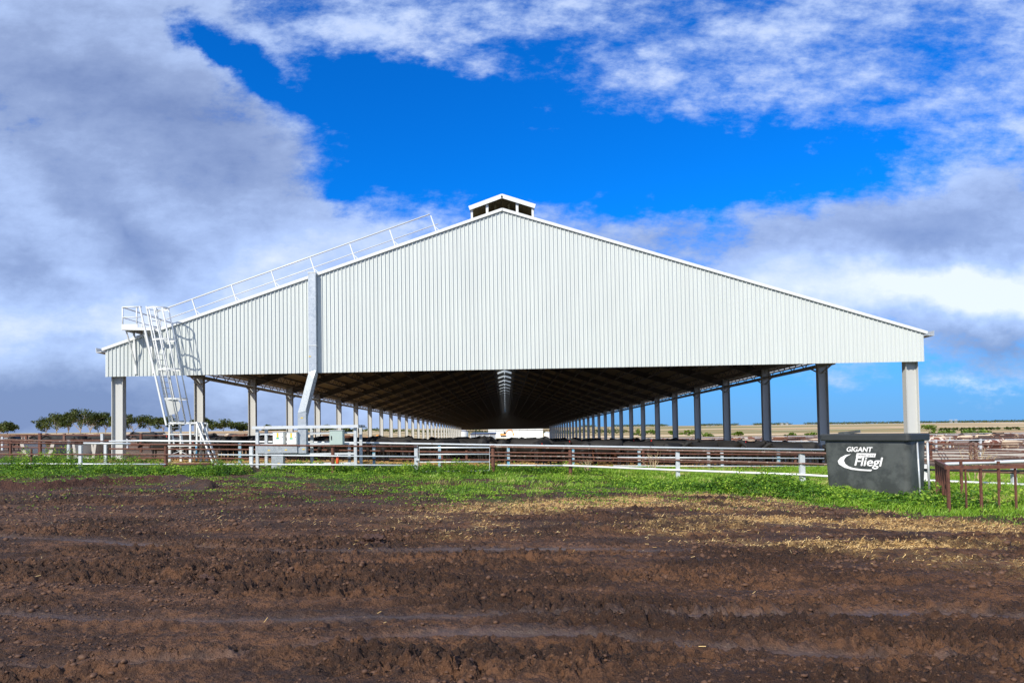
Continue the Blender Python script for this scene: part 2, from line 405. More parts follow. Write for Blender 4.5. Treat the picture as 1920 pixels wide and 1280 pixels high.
# ------------------------------------------------------------------ shed
WC, S, SL, ZB, ZE, ZR, WF, YF, X0, NB_ = 18.82, 8.953, -.0099, 2.831, 4.175, 10.384, 19.253, 32.6, .02, 29
YC = [33.0+k*S for k in range(NB_+1)]; YEND = YC[-1]+.4
def dz(y): return SL*(y-33)
PIT_ = (ZR-ZE)/WF
def zroof(x): return ZR-PIT_*abs(x-X0)
shed = empty('cattle_shed', (0, 33, -1.6), 'very long open-sided white steel cattle shed with a ribbed gable and ridge vent', 'shed')
g = MB()                                               # ribbed gable cladding
prof = [(0, 0), (.040, 0), (.050, -.008), (.070, -.008), (.080, 0), (.116, 0), (.128, -.048), (.158, -.048), (.172, 0)]; per = .19
x = X0-WF; pts = []
while x < X0+WF-.01:
    for dx, dy in prof:
        if x+dx <= X0+WF: pts.append((x+dx, YF+dy))
    x += per
pts += [(X0, YF)]; pts.sort(key=lambda q: q[0])
vs = []
for (px_, py_) in pts: vs += [(px_, py_, ZB), (px_, py_, zroof(px_)-.02)]
g.add(vs, [(2*i, 2*i+2, 2*i+3, 2*i+1) for i in range(len(pts)-1)])
g.box(X0-WF, X0+WF, YF+.03, YF+.06, ZB+.02, ZB+.06)
gable = g.build('gable_wall', clad, shed)
g = MB(); g.prism([(X0-WF, ZB+.03), (X0+WF, ZB+.03), (X0+WF, ZE-.06), (X0, ZR-.06), (X0-WF, ZE-.06)], YF+.035, YF+.055)
g.build('gable_lining', under, gable)
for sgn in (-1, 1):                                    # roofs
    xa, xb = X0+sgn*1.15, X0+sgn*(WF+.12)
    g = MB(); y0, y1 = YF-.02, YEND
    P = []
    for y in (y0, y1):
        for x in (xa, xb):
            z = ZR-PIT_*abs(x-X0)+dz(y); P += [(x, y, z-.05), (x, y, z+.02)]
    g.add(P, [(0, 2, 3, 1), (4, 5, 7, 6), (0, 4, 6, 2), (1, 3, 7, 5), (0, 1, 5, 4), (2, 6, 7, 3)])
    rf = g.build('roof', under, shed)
    g = MB(); a = Vector((X0, YF-.06, ZR+.01)); c = Vector((X0+sgn*(WF+.12), YF-.06, ZE-.03))
    g.bar(a, c, .10, .13); g.build('rake_trim', trim, shed)
    g = MB(); x = X0+sgn*(WF+.12)
    z0 = ZE-.17
    q = [(x, z0), (x+sgn*.26, z0-.02), (x+sgn*.27, z0+.22), (x+sgn*.25, z0+.22), (x+sgn*.24, z0+.01), (x, z0+.03)]
    v0 = [(a_, YF-.15, b_) for a_, b_ in q]+[(a_, YEND, b_+dz(YEND)) for a_, b_ in q]; n = len(q)
    g.add(v0, [tuple(range(n)), tuple(reversed(range(n, 2*n)))]+[(i, i+n, (i+1) % n+n, (i+1) % n) for i in range(n)])
    gu = g.build('gutter', galv if sgn > 0 else trim, shed)
    for y in YC:                                       # columns: steel H sections
        k = YC.index(y); x = X0+sgn*WC; zt = zroof(x)+dz(y)-.06; zb = g1(x, y)-.1
        g = MB(); g.box(x-.25, x+.25, y-.01, y+.01, zb, zt)
        for s2 in (-1, 1): g.box(x+s2*.265-.015, x+s2*.265+.015, y-.16, y+.16, zb, zt)
        if k: g.box(x-.25, x+.25, y-.14, y-.012, zt-1.05, zt-1.02)
        g.build('column', colp, shed)
    # eave truss: pipe below the eave with zigzag lacing and knee braces
    xo = X0+sgn*(WC+.42) if False else X0+sgn*(WC-.02)
    yst = YC[1]-1.6; zt = lambda y: zroof(xo)+dz(y)-.10
    zp = lambda y: zt(y)-.62
    g = MB(); g.tube([(xo, yst, zp(yst)), (xo, YEND-.5, zp(YEND))], .115, 10)
    ep = g.build('eave_pipe', colp, shed, smooth=True)
    g = MB(); y = yst+.3; k = 0
    while y < YEND-1.5:
        g.bar((xo, y, zp(y) if k % 2 == 0 else zt(y)), (xo, y+.9, zt(y) if k % 2 == 0 else zp(y)), .045); y += .9; k += 1
    g.bar((xo, yst+.2, zt(yst)), (xo, YEND-1, zt(YEND)), .08)
    g.build('lacing_frame', colp, ep)
    for y in YC[1:-1]:
        g = MB(); xx = xo-sgn*.05
        g.bar((xx, y+.14, zp(y)-.45), (xx, y+1.35, zp(y)-.08), .07); g.bar((xx, y-.14, zp(y)-.45), (xx, y-1.35, zp(y)-.08), .07)
        g.build('knee_brace', colp, shed)
    # lengthways open-web purlins
    for j in range(10):
        x = X0+sgn*(1.6+j*1.78); g = MB(); zt2 = lambda y: zroof(x)+dz(y)-.09
        g.bar((x, YF+.1, zt2(YF)), (x, YEND-.1, zt2(YEND)), .09); g.bar((x, YF+.6, zt2(YF)-.5), (x, YEND-.6, zt2(YEND)-.5), .10, .12)
        y = YF+.6; k = 0
        while y < YEND-1.2:
            g.bar((x, y, zt2(y)-(.5 if k % 2 == 0 else 0)), (x, y+.75, zt2(y)-(0 if k % 2 == 0 else .5)), .035); y += .75; k += 1
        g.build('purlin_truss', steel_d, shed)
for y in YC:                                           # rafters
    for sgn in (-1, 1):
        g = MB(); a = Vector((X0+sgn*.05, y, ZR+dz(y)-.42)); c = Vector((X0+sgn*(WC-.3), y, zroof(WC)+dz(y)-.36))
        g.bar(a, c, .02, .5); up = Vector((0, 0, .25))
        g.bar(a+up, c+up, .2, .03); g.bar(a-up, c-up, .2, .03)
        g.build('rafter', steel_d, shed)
# back gable, closed above the opening
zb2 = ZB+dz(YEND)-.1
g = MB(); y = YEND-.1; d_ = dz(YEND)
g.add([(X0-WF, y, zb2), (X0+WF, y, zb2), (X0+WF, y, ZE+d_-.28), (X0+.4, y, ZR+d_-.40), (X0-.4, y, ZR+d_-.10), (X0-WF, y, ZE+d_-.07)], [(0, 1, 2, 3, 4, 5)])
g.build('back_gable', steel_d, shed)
g = MB(); g.tube([(X0-WC, y-.3, zb2-.55), (X0+WC, y-.3, zb2-.55)], .12, 8); g.tube([(X0-12.5, y-.3, zb2-.1), (X0-12.5, y-.3, -4.2)], .12, 8)
g.build('end_rail', steel_d, shed)
# ridge vent
YV = YF+.35; hw = 1.56; ez = ZR+.31
rv = MB()
for sgn in (-1, 1):
    P = []
    for y in (YC[2], YEND):
        for xx, zz in ((X0, ZR+.86), (X0+sgn*hw, ez)): P += [(xx, y, zz+dz(y)), (xx, y, zz+dz(y)-.05)]
    rv.add(P, [(0, 1, 3, 2), (4, 6, 7, 5), (0, 2, 6, 4), (1, 5, 7, 3), (2, 3, 7, 6)])
trl = bpy.data.materials.new('translucent_sheet'); trl.use_nodes = True; b = NB(trl.node_tree)
tb = b.n('ShaderNodeBsdfTranslucent', i={'Color': (.85, .88, .86, 1)}); db = b.n('ShaderNodeBsdfDiffuse', i={'Color': (.6, .62, .6, 1)})
b.nt.links.new(b.n('ShaderNodeMixShader', i={0: .35, 1: tb.outputs[0], 2: db.outputs[0]}).outputs[0], b.n('ShaderNodeOutputMaterial').inputs[0])
vent = rv.build('ridge_vent', trl, shed)
rv = MB()
for sgn in (-1, 1):
    P = []
    for y in (YV, YC[2]-.002):
        for xx, zz in ((X0, ZR+.86), (X0+sgn*hw, ez)): P += [(xx, y, zz+dz(y)), (xx, y, zz+dz(y)-.05)]
    rv.add(P, [(0, 1, 3, 2), (4, 6, 7, 5), (0, 2, 6, 4), (1, 5, 7, 3), (2, 3, 7, 6)])
rv.build('vent_roof', mat('vent_sheet', (.20, .19, .12), .6), vent)
for sgn in (-1, 1):
    g = MB(); g.bar((X0-sgn*.02, YV-.03, ZR+.79), (X0+sgn*(hw+.02), YV-.03, ez-.07), .04, .20); g.build('vent_trim', trim, vent)
    x = X0+sgn*(hw-.1)
    for y in [YV+.12]+[y+.3 for y in YC[1:5]]:
        MB().box(x-.05, x+.05, y-.05, y+.05, zroof(x)+dz(y), ez+dz(y)).build('vent_post', trim, vent)
        x2 = X0+sgn*.72; MB().box(x2-.06, x2+.06, y-.03, y+.03, zroof(x2)+dz(y), ZR+.55+dz(y)).build('vent_post', trim, vent)
    g = MB(); n = 4
    for i in range(n):
        z = zroof(x)+.10+i*.13; ya, yb = YV+.1, YC[2]
        for x3 in (x, X0+sgn*.30):
            g.add([(x3-sgn*.02, ya, z+dz(ya)+(0 if x3 == x else .35)), (x3-sgn*.02, yb, z+dz(yb)+(0 if x3 == x else .35)), (x3+sgn*.07, yb, z+dz(yb)+.05+(0 if x3 == x else .35)), (x3+sgn*.07, ya, z+dz(ya)+.05+(0 if x3 == x else .35))], [(0, 1, 2, 3)])
    g.build('louvre', mat('louvre_sheet', (.22, .22, .14), .6), vent)
# roof guard rail, set square to the roof slope near the gable
gx0, gx1 = W(300, 0, 33.).x, W(822, 0, 33.).x
rail = empty('roof_guardrail', (gx0, 33, zroof(gx0)), 'white two-rail guardrail climbing the sloping roof edge from the ladder platform', 'guardrail')
nv = Vector((-PIT_, 0, 1)).normalized()
def onroof(px, Y=33.0, h=0.0):
    x = 0
    lo, hi = -19., 0.
    for i in range(40):
        mid = (lo+hi)/2; q = Vector((mid, Y, zroof(mid)+.02))
        d = q; u = CX+F*(d.dot(RT))/(d.dot(FW))
        if u < px: lo = mid
        else: hi = mid
    return Vector((lo, Y, zroof(lo)+.02))+nv*h
a = onroof(305); c = onroof(828)
MB().tube([a+nv*1.0, c+nv*1.0-Vector((.25, 0, 0))], .035, 8).build('top_rail', trim, rail, True)
MB().tube([a+nv*.5, c+nv*.5], .024, 8).build('mid_rail', trim, rail, True)
for px_ in (372, 446, 521, 594, 668, 743, 820):
    q = onroof(px_); g = MB(); g.bar(q, q+nv*1.0, .06, .05); g.bar(q+Vector((.25, 0, .08)), q+nv*.45, .03); g.box(q.x-.12, q.x+.3, q.y-.06, q.y+.06, q.z-.04, q.z+.03)
    g.build('rail_post', trim, rail)
# ------------------------------------------------------------------ duct on the gable
dx0, dx1 = W(578.5, 600, 32.3).x, W(592.5, 600, 32.3).x
dr = empty('cable_duct', ((dx0+dx1)/2, 32.4, ZB), 'square galvanised cable duct running down the ribbed gable and slanting to the switchboard rack', 'duct')
zt = W(586, 512, 32.3).z
MB().box(dx0, dx1, 32.27, 32.57, ZB-.05, zt).build('upper_duct', duct, dr)
g = MB(); g.box(dx0-.02, dx1+.02, 32.25, 32.575, (zt+ZB)/2-1.1, (zt+ZB)/2-1.07); g.box(dx0-.02, dx1+.02, 32.25, 32.575, zt, zt+.04); g.build('duct_flange', trim, dr)
YR = 28.75
e0, e1 = W(560, 780, YR), W(575.5, 780, YR)
a = Vector(((dx0+dx1)/2, 32.42, ZB-.02)); c = Vector(((e0.x+e1.x)/2, YR+.02, W(567, 777, YR).z))
MB().bar(a, c, .34, .28, up=(0, 1, 0)).build('slanting_duct', duct, dr)
lowz = W(567, 849, YR).z
MB().box(e0.x, e1.x, YR-.15, YR+.15, lowz, c.z+.05).build('lower_duct', duct, dr)
for i, (px_, py_, yy) in enumerate(((569, 842, YR-.155), (566, 783, YR-.155), (581, 668, 32.262))):
    q = W(px_, py_, yy); MB().box(q.x-.05, q.x+.05, yy-.004, yy, q.z-.02, q.z+.02).build('sticker', yellow, dr)
# ------------------------------------------------------------------ switchboard rack
rk0 = W(483, 880, YR).x; rk1 = W(667, 880, YR).x
gzr = g1(rk0, YR)
rack = empty('switchboard_rack', ((rk0+rk1)/2, YR, gzr), 'galvanised pipe rack with a flat top carrying electrical cabinets before the shed', 'switchboard rack')
zt = W(580, 800, YR).z
g = MB()
for x in (rk0, rk1):
    for y in (YR, YR+1.1): MB().box(x-.06, x+.06, y-.06, y+.06, g1(x, y)-.2, zt-.06).build('post', galv, rack)
xm = W(585, 840, YR+1.1).x; g.box(xm-.06, xm+.06, YR+1.04, YR+1.16, gzr-.2, zt-.06)
g.build('post', galv, rack)
g = MB(); w0, w1 = W(473, 800, YR-.15).x, W(672, 800, YR-.15).x
for y in (YR-.15, YR+.5, YR+1.2): g.box(w0, w1, y-.06, y+.06, zt-.06, zt+.06)
for x in (w0+.06, (w0+w1)/2, w1-.06): g.box(x-.06, x+.06, YR-.09, YR+1.14, zt-.055, zt+.055)
g.build('top_frame', railw, rack)
for py_ in (812, 832, 851, 869):
    z = W(580, py_, YR).z; g = MB(); g.box(rk0+.06, rk1-.06, YR+.02, YR+.07, z-.04, z+.04); g.build('cross_rail', railw, rack)
def cab(px0, px1, py0, py1, m, stick, hl):
    a = W(px0, py0, YR-.2); c = W(px1, py1, YR-.2); g = MB()
    g.box(a.x, c.x, YR-.30, YR-.0, a.z, c.z); o = g.build('cabinet', m, rack)
    o.modifiers.new('b', 'BEVEL').width = .012
    g = MB(); g.box(a.x+.02, c.x-.02, YR-.318, YR-.3, a.z+.02, c.z-.02); g.build('door', m, o)
    g = MB(); g.box(a.x-.015, c.x+.015, YR-.335, YR+.01, c.z, c.z+.02); g.build('cap', galv, o)
    if stick:
        x = a.x+(c.x-a.x)*.45
        MB().box(x-.035, x+.035, YR-.324, YR-.319, c.z-.22, c.z-.03).build('sticker', yellow, o)
        MB().box(x-.06, x+.06, YR-.324, YR-.319, c.z-.28, c.z-.23).build('sticker', greens, o)
    if hl: MB().box(a.x+.07, a.x+.1, YR-.345, YR-.318, a.z+.22, a.z+.38).build('handle', rubber, o)
    else: MB().box(c.x-.07, c.x-.05, YR-.325, YR-.318, a.z+.30, a.z+.34).build('latch', rubber, o)
cab(513, 533.5, 833.5, 809.5, boxw, True, False); cab(539, 558, 833.5, 810, boxw, True, False); cab(619, 644, 834, 806.5, boxg, False, True)
a = W(481, 849.5, YR-.15); c = W(558, 834.5, YR-.15)
tr = MB().box(a.x, c.x, YR-.22, YR+.05, a.z, c.z).build('cable_tray', duct, rack)
a = W(511, 849.5, YR); c = W(533, 849.5, YR)
MB().box(a.x, c.x, YR-.16, YR+.12, g1(a.x, YR)-.2, a.z-.003).build('ground_duct', duct, rack)
for px_, py_ in ((504, 844), (536, 843), (522, 869)):
    q = W(px_, py_, YR-.225); MB().box(q.x-.05, q.x+.05, YR-.226, YR-.221, q.z-.02, q.z+.02).build('sticker', yellow, rack) if py_ < 850 else MB().box(q.x-.05, q.x+.05, YR-.165, YR-.16, q.z-.02, q.z+.02).build('sticker', yellow, rack)
# ------------------------------------------------------------------ access tower, caged ladder, platform
YL = 31.2
lad = empty('access_ladder', (W(340, 870, YL).x, YL, g1(-17, YL)), 'white caged ladder leaning up from a small railed stand to the shed roof corner', 'ladder')
P = lambda px, py, y=YL: W(px, py, y)
zd = P(340, 834).z; zh = P(340, 793).z; xa, xb = P(318.5, 840).x, P(357, 840).x; xc = P(369, 800).x
ya, yb = YL, YL+1.1
st = MB()
for x in (xa, xb): 
    for y in (ya, yb): MB().box(x-.05, x+.05, y-.05, y+.05, g1(x, y)-.2, zd).build('leg', trim, lad)
x = xc-.03; st.box(x-.05, x+.05, yb-.05, yb+.05, g1(x, yb)-.2, zd)
z = P(340, 854).z; st.bar((xa, ya, z), (xb, ya, z), .09); st.bar((xa, yb, z), (xb, yb, z), .09)
st.build('stand_frame', trim, lad)
g = MB(); g.box(xa-.08, xc+.05, ya-.08, yb+.08, zd-.06, zd); g.build('deck', trim, lad)
g = MB()
for (p0, p1) in (((xa, ya+.06, g1(xa, ya)+.35), (xb, ya+.06, zd-.1)), ((xb, ya+.06, g1(xb, ya)), (xc, ya+.06, zd-.1)), ((xc, ya+.07, g1(xc, ya)+.2), (xb, ya+.07, zd-.1)), ((xb, ya+.07, g1(xb, ya)+.3), (xa, ya+.07, zd-.1))): g.bar(p0, p1, .025)
g.build('wire_brace', galv, lad)
g = MB()
for x in (xa-.02, xb, xc):
    for y in (ya, yb): g.bar((x, y, zd), (x, y, zh), .07)
for z in (zh, (zd+zh)/2):
    w_ = .07 if z == zh else .045
    g.bar((xa-.05, ya, z), (xb+.3 if z == zh else xb, ya, z), w_); g.bar((xa-.02, yb, z), (xc, yb, z), w_); g.bar((xa-.02, ya, z), (xa-.02, yb, z), w_)
g.build('stand_rail', trim, lad)
g = MB(); t0, t1 = P(369, 791, YL-.0), P(401, 882, YL-.5); t1.z = g1(t1.x, YL-.5)-.05
for dy in (0, .5):
    g.bar(t0+Vector((.0, dy, 0)), t1+Vector((0, dy, 0)), .06, .12, up=(0, 1, 0))
g.build('step_ladder', trim, lad)
g = MB()
for i in range(1, 8):
    q = t0.lerp(t1, (i+1)/9.5); g.bar(q, q+Vector((0, .5, 0)), .05, .03)
g.build('tread', galv, lad)
MB().tube([(P(332, 840).x, yb+.9, g1(-16, 32)-.1), (P(332, 840).x, yb+.9, zd+.1)], .05, 8).build('blue_pipe', mat('blue_paint', (.06, .28, .48), .5), lad, True)
# long ladder
YT = YL+.15
lb = Vector(P(334, 838, YT)); lt = Vector(P(281, 574, YT)); ax = (lt-lb)
sB, sC = P(317, 790, YT), None
def ladpt(t, off, dy): return lb.lerp(lt, t)+Vector((off, dy, 0))
g = MB()
g.bar(ladpt(0, -.16, 0), ladpt(1, -.16, 0), .05, .09); g.bar(ladpt(0, .06, .42), ladpt(1, .06, .42), .05, .09)
g.build('ladder_stile', trim, lad)
g = MB()
for i in range(25):
    t = (i+.5)/25; g.tube([ladpt(t, -.16, 0), ladpt(t, .06, .42)], .018, 6)
g.build('rung', galv, lad)
# support bars left of the ladder
g = MB(); g.bar(P(312, 797, YT-.25), P(262, 574, YT-.25), .07); g.bar(P(325, 797, YT+.6), P(291, 640, YT+.6), .06)
g.build('support_bar', trim, lad)
# cage
cr = .44; g = MB(); gh = MB()
cc = lambda t: ladpt(t, .36, .12)
tt = [.16+.84*i/6 for i in range(7)]
for k in range(7):
    a_ = -PI*.78+k*(PI*1.56)/6
    off = Vector((math.cos(a_)*cr, math.sin(a_)*cr, 0)); o_ = cc(0)-lb
    g.tube([cc(.17)+off, cc(.985)+off], .027, 5)
for t in (.17, .34, .55, .76, .985):
    pts_ = [cc(t)+Vector((math.cos(a_)*cr, math.sin(a_)*cr, 0)) for a_ in [-PI*.78+i*PI*1.56/16 for i in range(17)]]
    for q0, q1 in zip(pts_[:-1], pts_[1:]): gh.bar(q0, q1, .018, .07)
    gh.bar(ladpt(t, -.16, -.06), pts_[0], .03, .09); gh.bar(ladpt(t, .06, .42), pts_[-1], .03, .09)
g.build('cage_bar', trim, lad, True); gh.build('cage_hoop', trim, lad)
# perforated guard plate
c_ = P(322, 761, YT-.2); gp = MB(); R_ = .38; n_ = 20
for r_ in range(8):
    for q_ in range(14):
        x = c_.x-R_*.75+q_*.1*.75*1.1; z = c_.z-R_+r_*.1
pts_ = [(c_.x-.33, c_.z+.40), (c_.x-.10, c_.z-.42)]+[(c_.x+.03+R_*math.cos(a_), c_.z+R_*math.sin(a_)) for a_ in [-PI/2+i*PI/14 for i in range(15)]]
gp.prism(pts_, c_.y-.006, c_.y+.006)
mp = mat('perforated_plate', (.5, .52, .5), .5)
nt = mp.node_tree; bb = [n for n in nt.nodes if n.type == 'BSDF_PRINCIPLED'][0]; tcn = nt.nodes.new('ShaderNodeTexCoord')
vo = nt.nodes.new('ShaderNodeTexVoronoi'); vo.inputs['Scale'].default_value = 24; vo.inputs['Randomness'].default_value = 0
nt.links.new(tcn.outputs['Object'], vo.inputs['Vector'])
mr = nt.nodes.new('ShaderNodeMath'); mr.operation = 'GREATER_THAN'; mr.inputs[1].default_value = .32; nt.links.new(vo.outputs['Distance'], mr.inputs[0])
nt.links.new(mr.outputs[0], bb.inputs['Alpha'])
gp.build('guard_plate', mp, lad)
# upper platform
yp0, yp1 = 31.75, 37.0
zp_ = P(252, 618, yp0).z; xl, xr = P(229.5, 615, yp0).x, P(273, 615, yp0).x
xr2 = xl+1.25
g = MB(); g.box(xl, xr2, yp0, YF-.1, zp_, zp_+.05); g.box(xl+.02, xr2+.0, YF-.1, yp1, zp_+.12, zp_+.16); g.build('platform_deck', steel_d, lad)
g = MB(); g.box(xl-.02, xl+.75, yp0-.03, yp0+.02, zp_-.02, zp_+.26); g.bar((xl, yp0, zp_+.06), (xr2+.3, yp0, zp_-.0), .10, .12); g.box(xl-.03, xl, yp0, yp1, zp_+.02, zp_+.2); g.build('kick_plate', trim, lad)
zt_ = P(245, 575.5, yp0).z; zm_ = (zt_+zp_)/2+.05
g = MB()
for z in (zt_, zm_):
    g.tube([(xl, yp0, z), (xl+.92, yp0, z)], .035 if z == zt_ else .022, 8); g.tube([(xl, yp0, z), (xl, yp1, z)], .035 if z == zt_ else .022, 8)
for (x, y) in ((xl, yp0+.02), (xl+.68, yp0+.02), (xl, yp0+1.8), (xl, yp0+3.6), (xl, yp1)): g.bar((x, y, zp_+.05 if y < 33.5 else zroof(x)), (x, y, zt_), .05)
g.build('platform_rail', trim, lad, True)
g = MB()
for x in (xl+.12, xl+.95):
    g.bar((x, yp0+.1, zp_), (x+.1, YF-.04, ZB+.45), .05); g.bar((x, YF-.06, zp_-.02), (x+.1, YF-.05, ZB+.1), .08)
    g.bar((x, yp0+.1, zp_-.03), (x, YF-.04, zp_-.03), .06)
g.build('bracket', trim, lad)
# ------------------------------------------------------------------ fences
def fence(name, label, group, depth, posts, rails, kinds):
    xs = [p[0] for p in posts]
    f0_ = posts[len(posts)//2]; D = depth
    c_ = W(f0_[0], 860, D(f0_[0])); root = empty(name, (c_.x, c_.y, g1(c_.x, c_.y)), label, 'fence', group)
    for (px_, pyt, m, w_) in posts:
        q = W(px_, pyt, D(px_)); g = MB()
        if m in (rust,): g.tube([(q.x, q.y, g1(q.x, q.y)-.15), (q.x, q.y, q.z)], w_/2, 10); g.build('post', m, root)
        else: g.box(q.x-w_/2, q.x+w_/2, q.y-w_*.4, q.y+w_*.4, g1(q.x, q.y)-.15, q.z); g.build('post', m, root)
    for (pl, m, w_) in rails:
        pts_ = []
        for (px_, py_) in pl:
            q = W(px_, py_, D(px_)-.085); pts_.append(q)
        MB().tube(pts_, w_/2, 8).build('rail', m, root, True)
    return root
D1 = lambda px: float(np.interp(px, [0, 151, 780, 924, 1069, 1270, 1503, 1733, 1960], [27.3, 27.2, 27.0, 27.0, 26.7, 25.4, 23.6, 21.9, 20.3]))
fence('yard_fence', 'low weathered pipe fence of rusty and grey posts in the weeds before the ladder stand', 'yard fences in front of the shed', D1,
      [(-60, 833, railw, .11), (59, 841, rust, .08), (151, 834, railw, .12), (311, 833, rust, .14), (471, 836, railw, .13), (624, 837, rust, .14), (780, 835, galv, .13)],
      [([(-90, 829), (157, 831.5)], rust, .065), ([(157, 830.5), (245, 831.5)], railw, .075), ([(245, 832.5), (311, 833), (480, 834), (640, 836), (782, 837)], rust, .07),
       ([(-90, 851), (311, 852), (409, 852)], rust, .055), ([(409, 852), (624, 854.5), (780, 855.5)], railw, .055),
       ([(-90, 868.5), (60, 869), (142, 869.5), (311, 870)], railw, .06), ([(311, 869.5), (402, 869.5)], rust, .05), ([(402, 870), (624, 871), (780, 872)], railw, .06)], None)
gt = empty('yard_gate', (W(853, 880, 26.9).x, 26.9, g1(-2, 26.9)), 'grey four-bar pipe gate hung between the two runs of yard fence', 'gate')
g = MB(); pa = [W(786, 839, 26.9), W(786, 884, 26.9)]; pb = [W(918, 838.5, 26.9), W(918, 882, 26.9)]
g.tube([pa[1], pa[0], pb[0], pb[1], pa[1]], .032, 8); g.build('gate_frame', galv, gt, True)
for z_ in (851.5, 866): MB().tube([W(786, z_, 26.9), W(918, z_-.5, 26.9)], .024, 8).build('bar', railw, gt, True)
MB().box(pa[0].x-.16, pa[0].x, 26.86, 26.94, pa[0].z-.5, pa[0].z-.42).build('hinge', galv, gt)
fence('yard_fence', 'pipe fence with rust brown and white posts that comes forward to the black tub', 'yard fences in front of the shed', D1,
      [(924, 834, rust, .15), (1069, 839, rust, .14), (1270, 843, railw, .13), (1503, 848, railw, .16), (1733, 870, trim, .14), (1900, 872, railw, .12)],
      [([(918, 837), (1069, 840), (1270, 844.5), (1503, 848.5), (1545, 849.5), (1733, 862), (1960, 872)], rustl, .075),
       ([(918, 854), (1060, 855.5), (1270, 862), (1503, 868.5), (1545, 870), (1733, 880), (1960, 888)], rustl, .06),
       ([(933, 871.5), (1060, 872.5)], railw, .06), ([(1056, 872), (1270, 881), (1503, 889.5), (1545, 892), (1733, 900), (1960, 910)], trim, .075)], None)
D2 = lambda px: 30.35
fence('pen_fence', 'pipe pen fence with a bright zinc top rail across the open shed mouth', 'pen fences under the shed gable', D2,
      [(x, y_, m, .12) for x, y_, m in ((20, 826, rust), (129, 825, galv), (198, 832, railw), (450, 828, bluep), (585, 829, bluep), (655, 832, galv), (701, 832, bluep), (824, 833, bluep), (829, 846, rust), (875, 844, rust), (953, 838, bluep), (1074, 840, bluep), (1198, 842, bluep), (1206, 842, rust), (1328, 842, galv), (1353, 842, railw), (1459, 842, bluep), (1491, 846, rust))],
      [([(-90, 825), (20, 824), (111, 827), (205, 827)], rustl, .06), ([(205, 827), (270, 826), (620, 829), (930, 834), (1200, 838), (1545, 843)], railw, .085),
       ([(205, 841), (585, 843), (830, 847), (1060, 849), (1300, 851), (1545, 853)], rust, .07),
       ([(1158, 857), (1545, 859)], railw, .055), ([(260, 858), (620, 860), (820, 861), (1160, 864), (1545, 871)], rust, .07),
       ([(1150, 873), (1545, 874)], railw, .05), ([(270, 868), (640, 870)], rustl, .05)], None)
# orange extinguisher-like cylinder
q = W(632, 869, 27.0); ex = empty('orange_cylinder', (q.x, 27.1, q.z), 'slim orange red cylinder with a grey neck hanging beside the rust brown fence post', 'cylinder')
zt_ = W(632, 855, 27.0).z
MB().tube([(q.x, 27.08, q.z), (q.x, 27.08, q.z+.03), (q.x, 27.08, zt_-.04), (q.x, 27.08, zt_)], [.05, .062, .062, .03], 12).build('bottle_body', redo, ex, True)
MB().tube([(q.x, 27.08, zt_), (q.x, 27.08, zt_+.09)], [.03, .022], 8).build('neck', galv, ex, True)
# ------------------------------------------------------------------ black tub
TH = math.radians(55)
ctr = G(1622, 926); ctr = Vector((ctr.x, ctr.y, 0)); zt0 = g1(ctr.x, ctr.y)-.02
ex_, ey_ = Vector((math.cos(TH), -math.sin(TH), 0)), Vector((math.sin(TH), math.cos(TH), 0))
topz = W(1620, 813, ctr.y).z; TW, TD, HT = 2.36, 1.0, topz-zt0
tub = empty('storage_tub', (ctr.x, ctr.y, zt0), 'big black plastic tub with a thick rim and white lettering standing in the weeds', 'tub')
def TL(x, y, z): return ctr+ex_*x+ey_*y+Vector((0, 0, zt0+z))
def ring(hw_, d0, d1, r, z, n=6, k0=0.):
    pts_ = []
    for (cx_, cy_, a0) in ((hw_-r, d0+r, -90), (hw_-r, d1-r, 0), (-hw_+r, d1-r, 90), (-hw_+r, d0+r, 180)):
        for i in range(n+1):
            a_ = math.radians(a0+90*i/n); x_, y_ = cx_+r*math.cos(a_), cy_+r*math.sin(a_)
            y2 = y_+k0*max(0, 1-abs(x_)/hw_)*(1 if y_ < (d0+d1)/2 else 0); pts_.append(TL(x_, y2, z))
    return pts_
def loft(rings, closed_top=False, closed_bot=True):
    n = len(rings[0]); vs = [v for r_ in rings for v in r_]; fs = []
    for i in range(len(rings)-1):
        for j in range(n): fs.append((i*n+j, i*n+(j+1) % n, (i+1)*n+(j+1) % n, (i+1)*n+j))
    if closed_bot: fs.append(tuple(reversed(range(n))))
    if closed_top: fs.append(tuple((len(rings)-1)*n+j for j in range(n)))
    return vs, fs
hw2 = TW/2
rg = []
for i in range(13):
    t = i/12; z = -.05+t*(HT-.14); e_ = .05*(1-t); bulge = 0
    rg.append(ring(hw2-e_*.9, e_, TD-e_, .16, z, 6, bulge))
rin = [ring(hw2-.04, .04, TD-.04, .14, HT-.08), ring(hw2-.12, .14, TD-.14, .12, .12)]
vs, fs = loft(rg+rin, closed_top=True)
o = MB().add(vs, fs).build('tub_body', blackp, tub, True)
rr = [ring(hw2+.05, -.07, TD+.07, .10, HT-.20), ring(hw2+.07, -.09, TD+.09, .10, HT-.17), ring(hw2+.07, -.09, TD+.09, .10, HT-.03), ring(hw2+.05, -.07, TD+.07, .09, HT), ring(hw2-.03, .03, TD-.03, .09, HT), ring(hw2-.03, .03, TD-.03, .09, HT-.20)]
vs, fs = loft(rr+[rr[0]], False, False); MB().add(vs, fs).build('rim', mat('rim_plastic', (.036, .040, .040), .5, 0, .2, 2), tub)
MB().bar(TL(-hw2+.02, TD*.8, HT), TL(-hw2+.55, TD, HT+.06), .12, .08).build('rear_lug', blackp, tub)
MB().tube([TL(hw2+.02, .42, HT-.24), TL(hw2+.20, .12, .02)], .022, 8).build('prop_bar', galv, tub, True)
MB().tube([TL(hw2+.03, .95, HT-.24), TL(hw2+.03, .98, .1)], .03, 8).build('hinge_pipe', galv, tub, True)
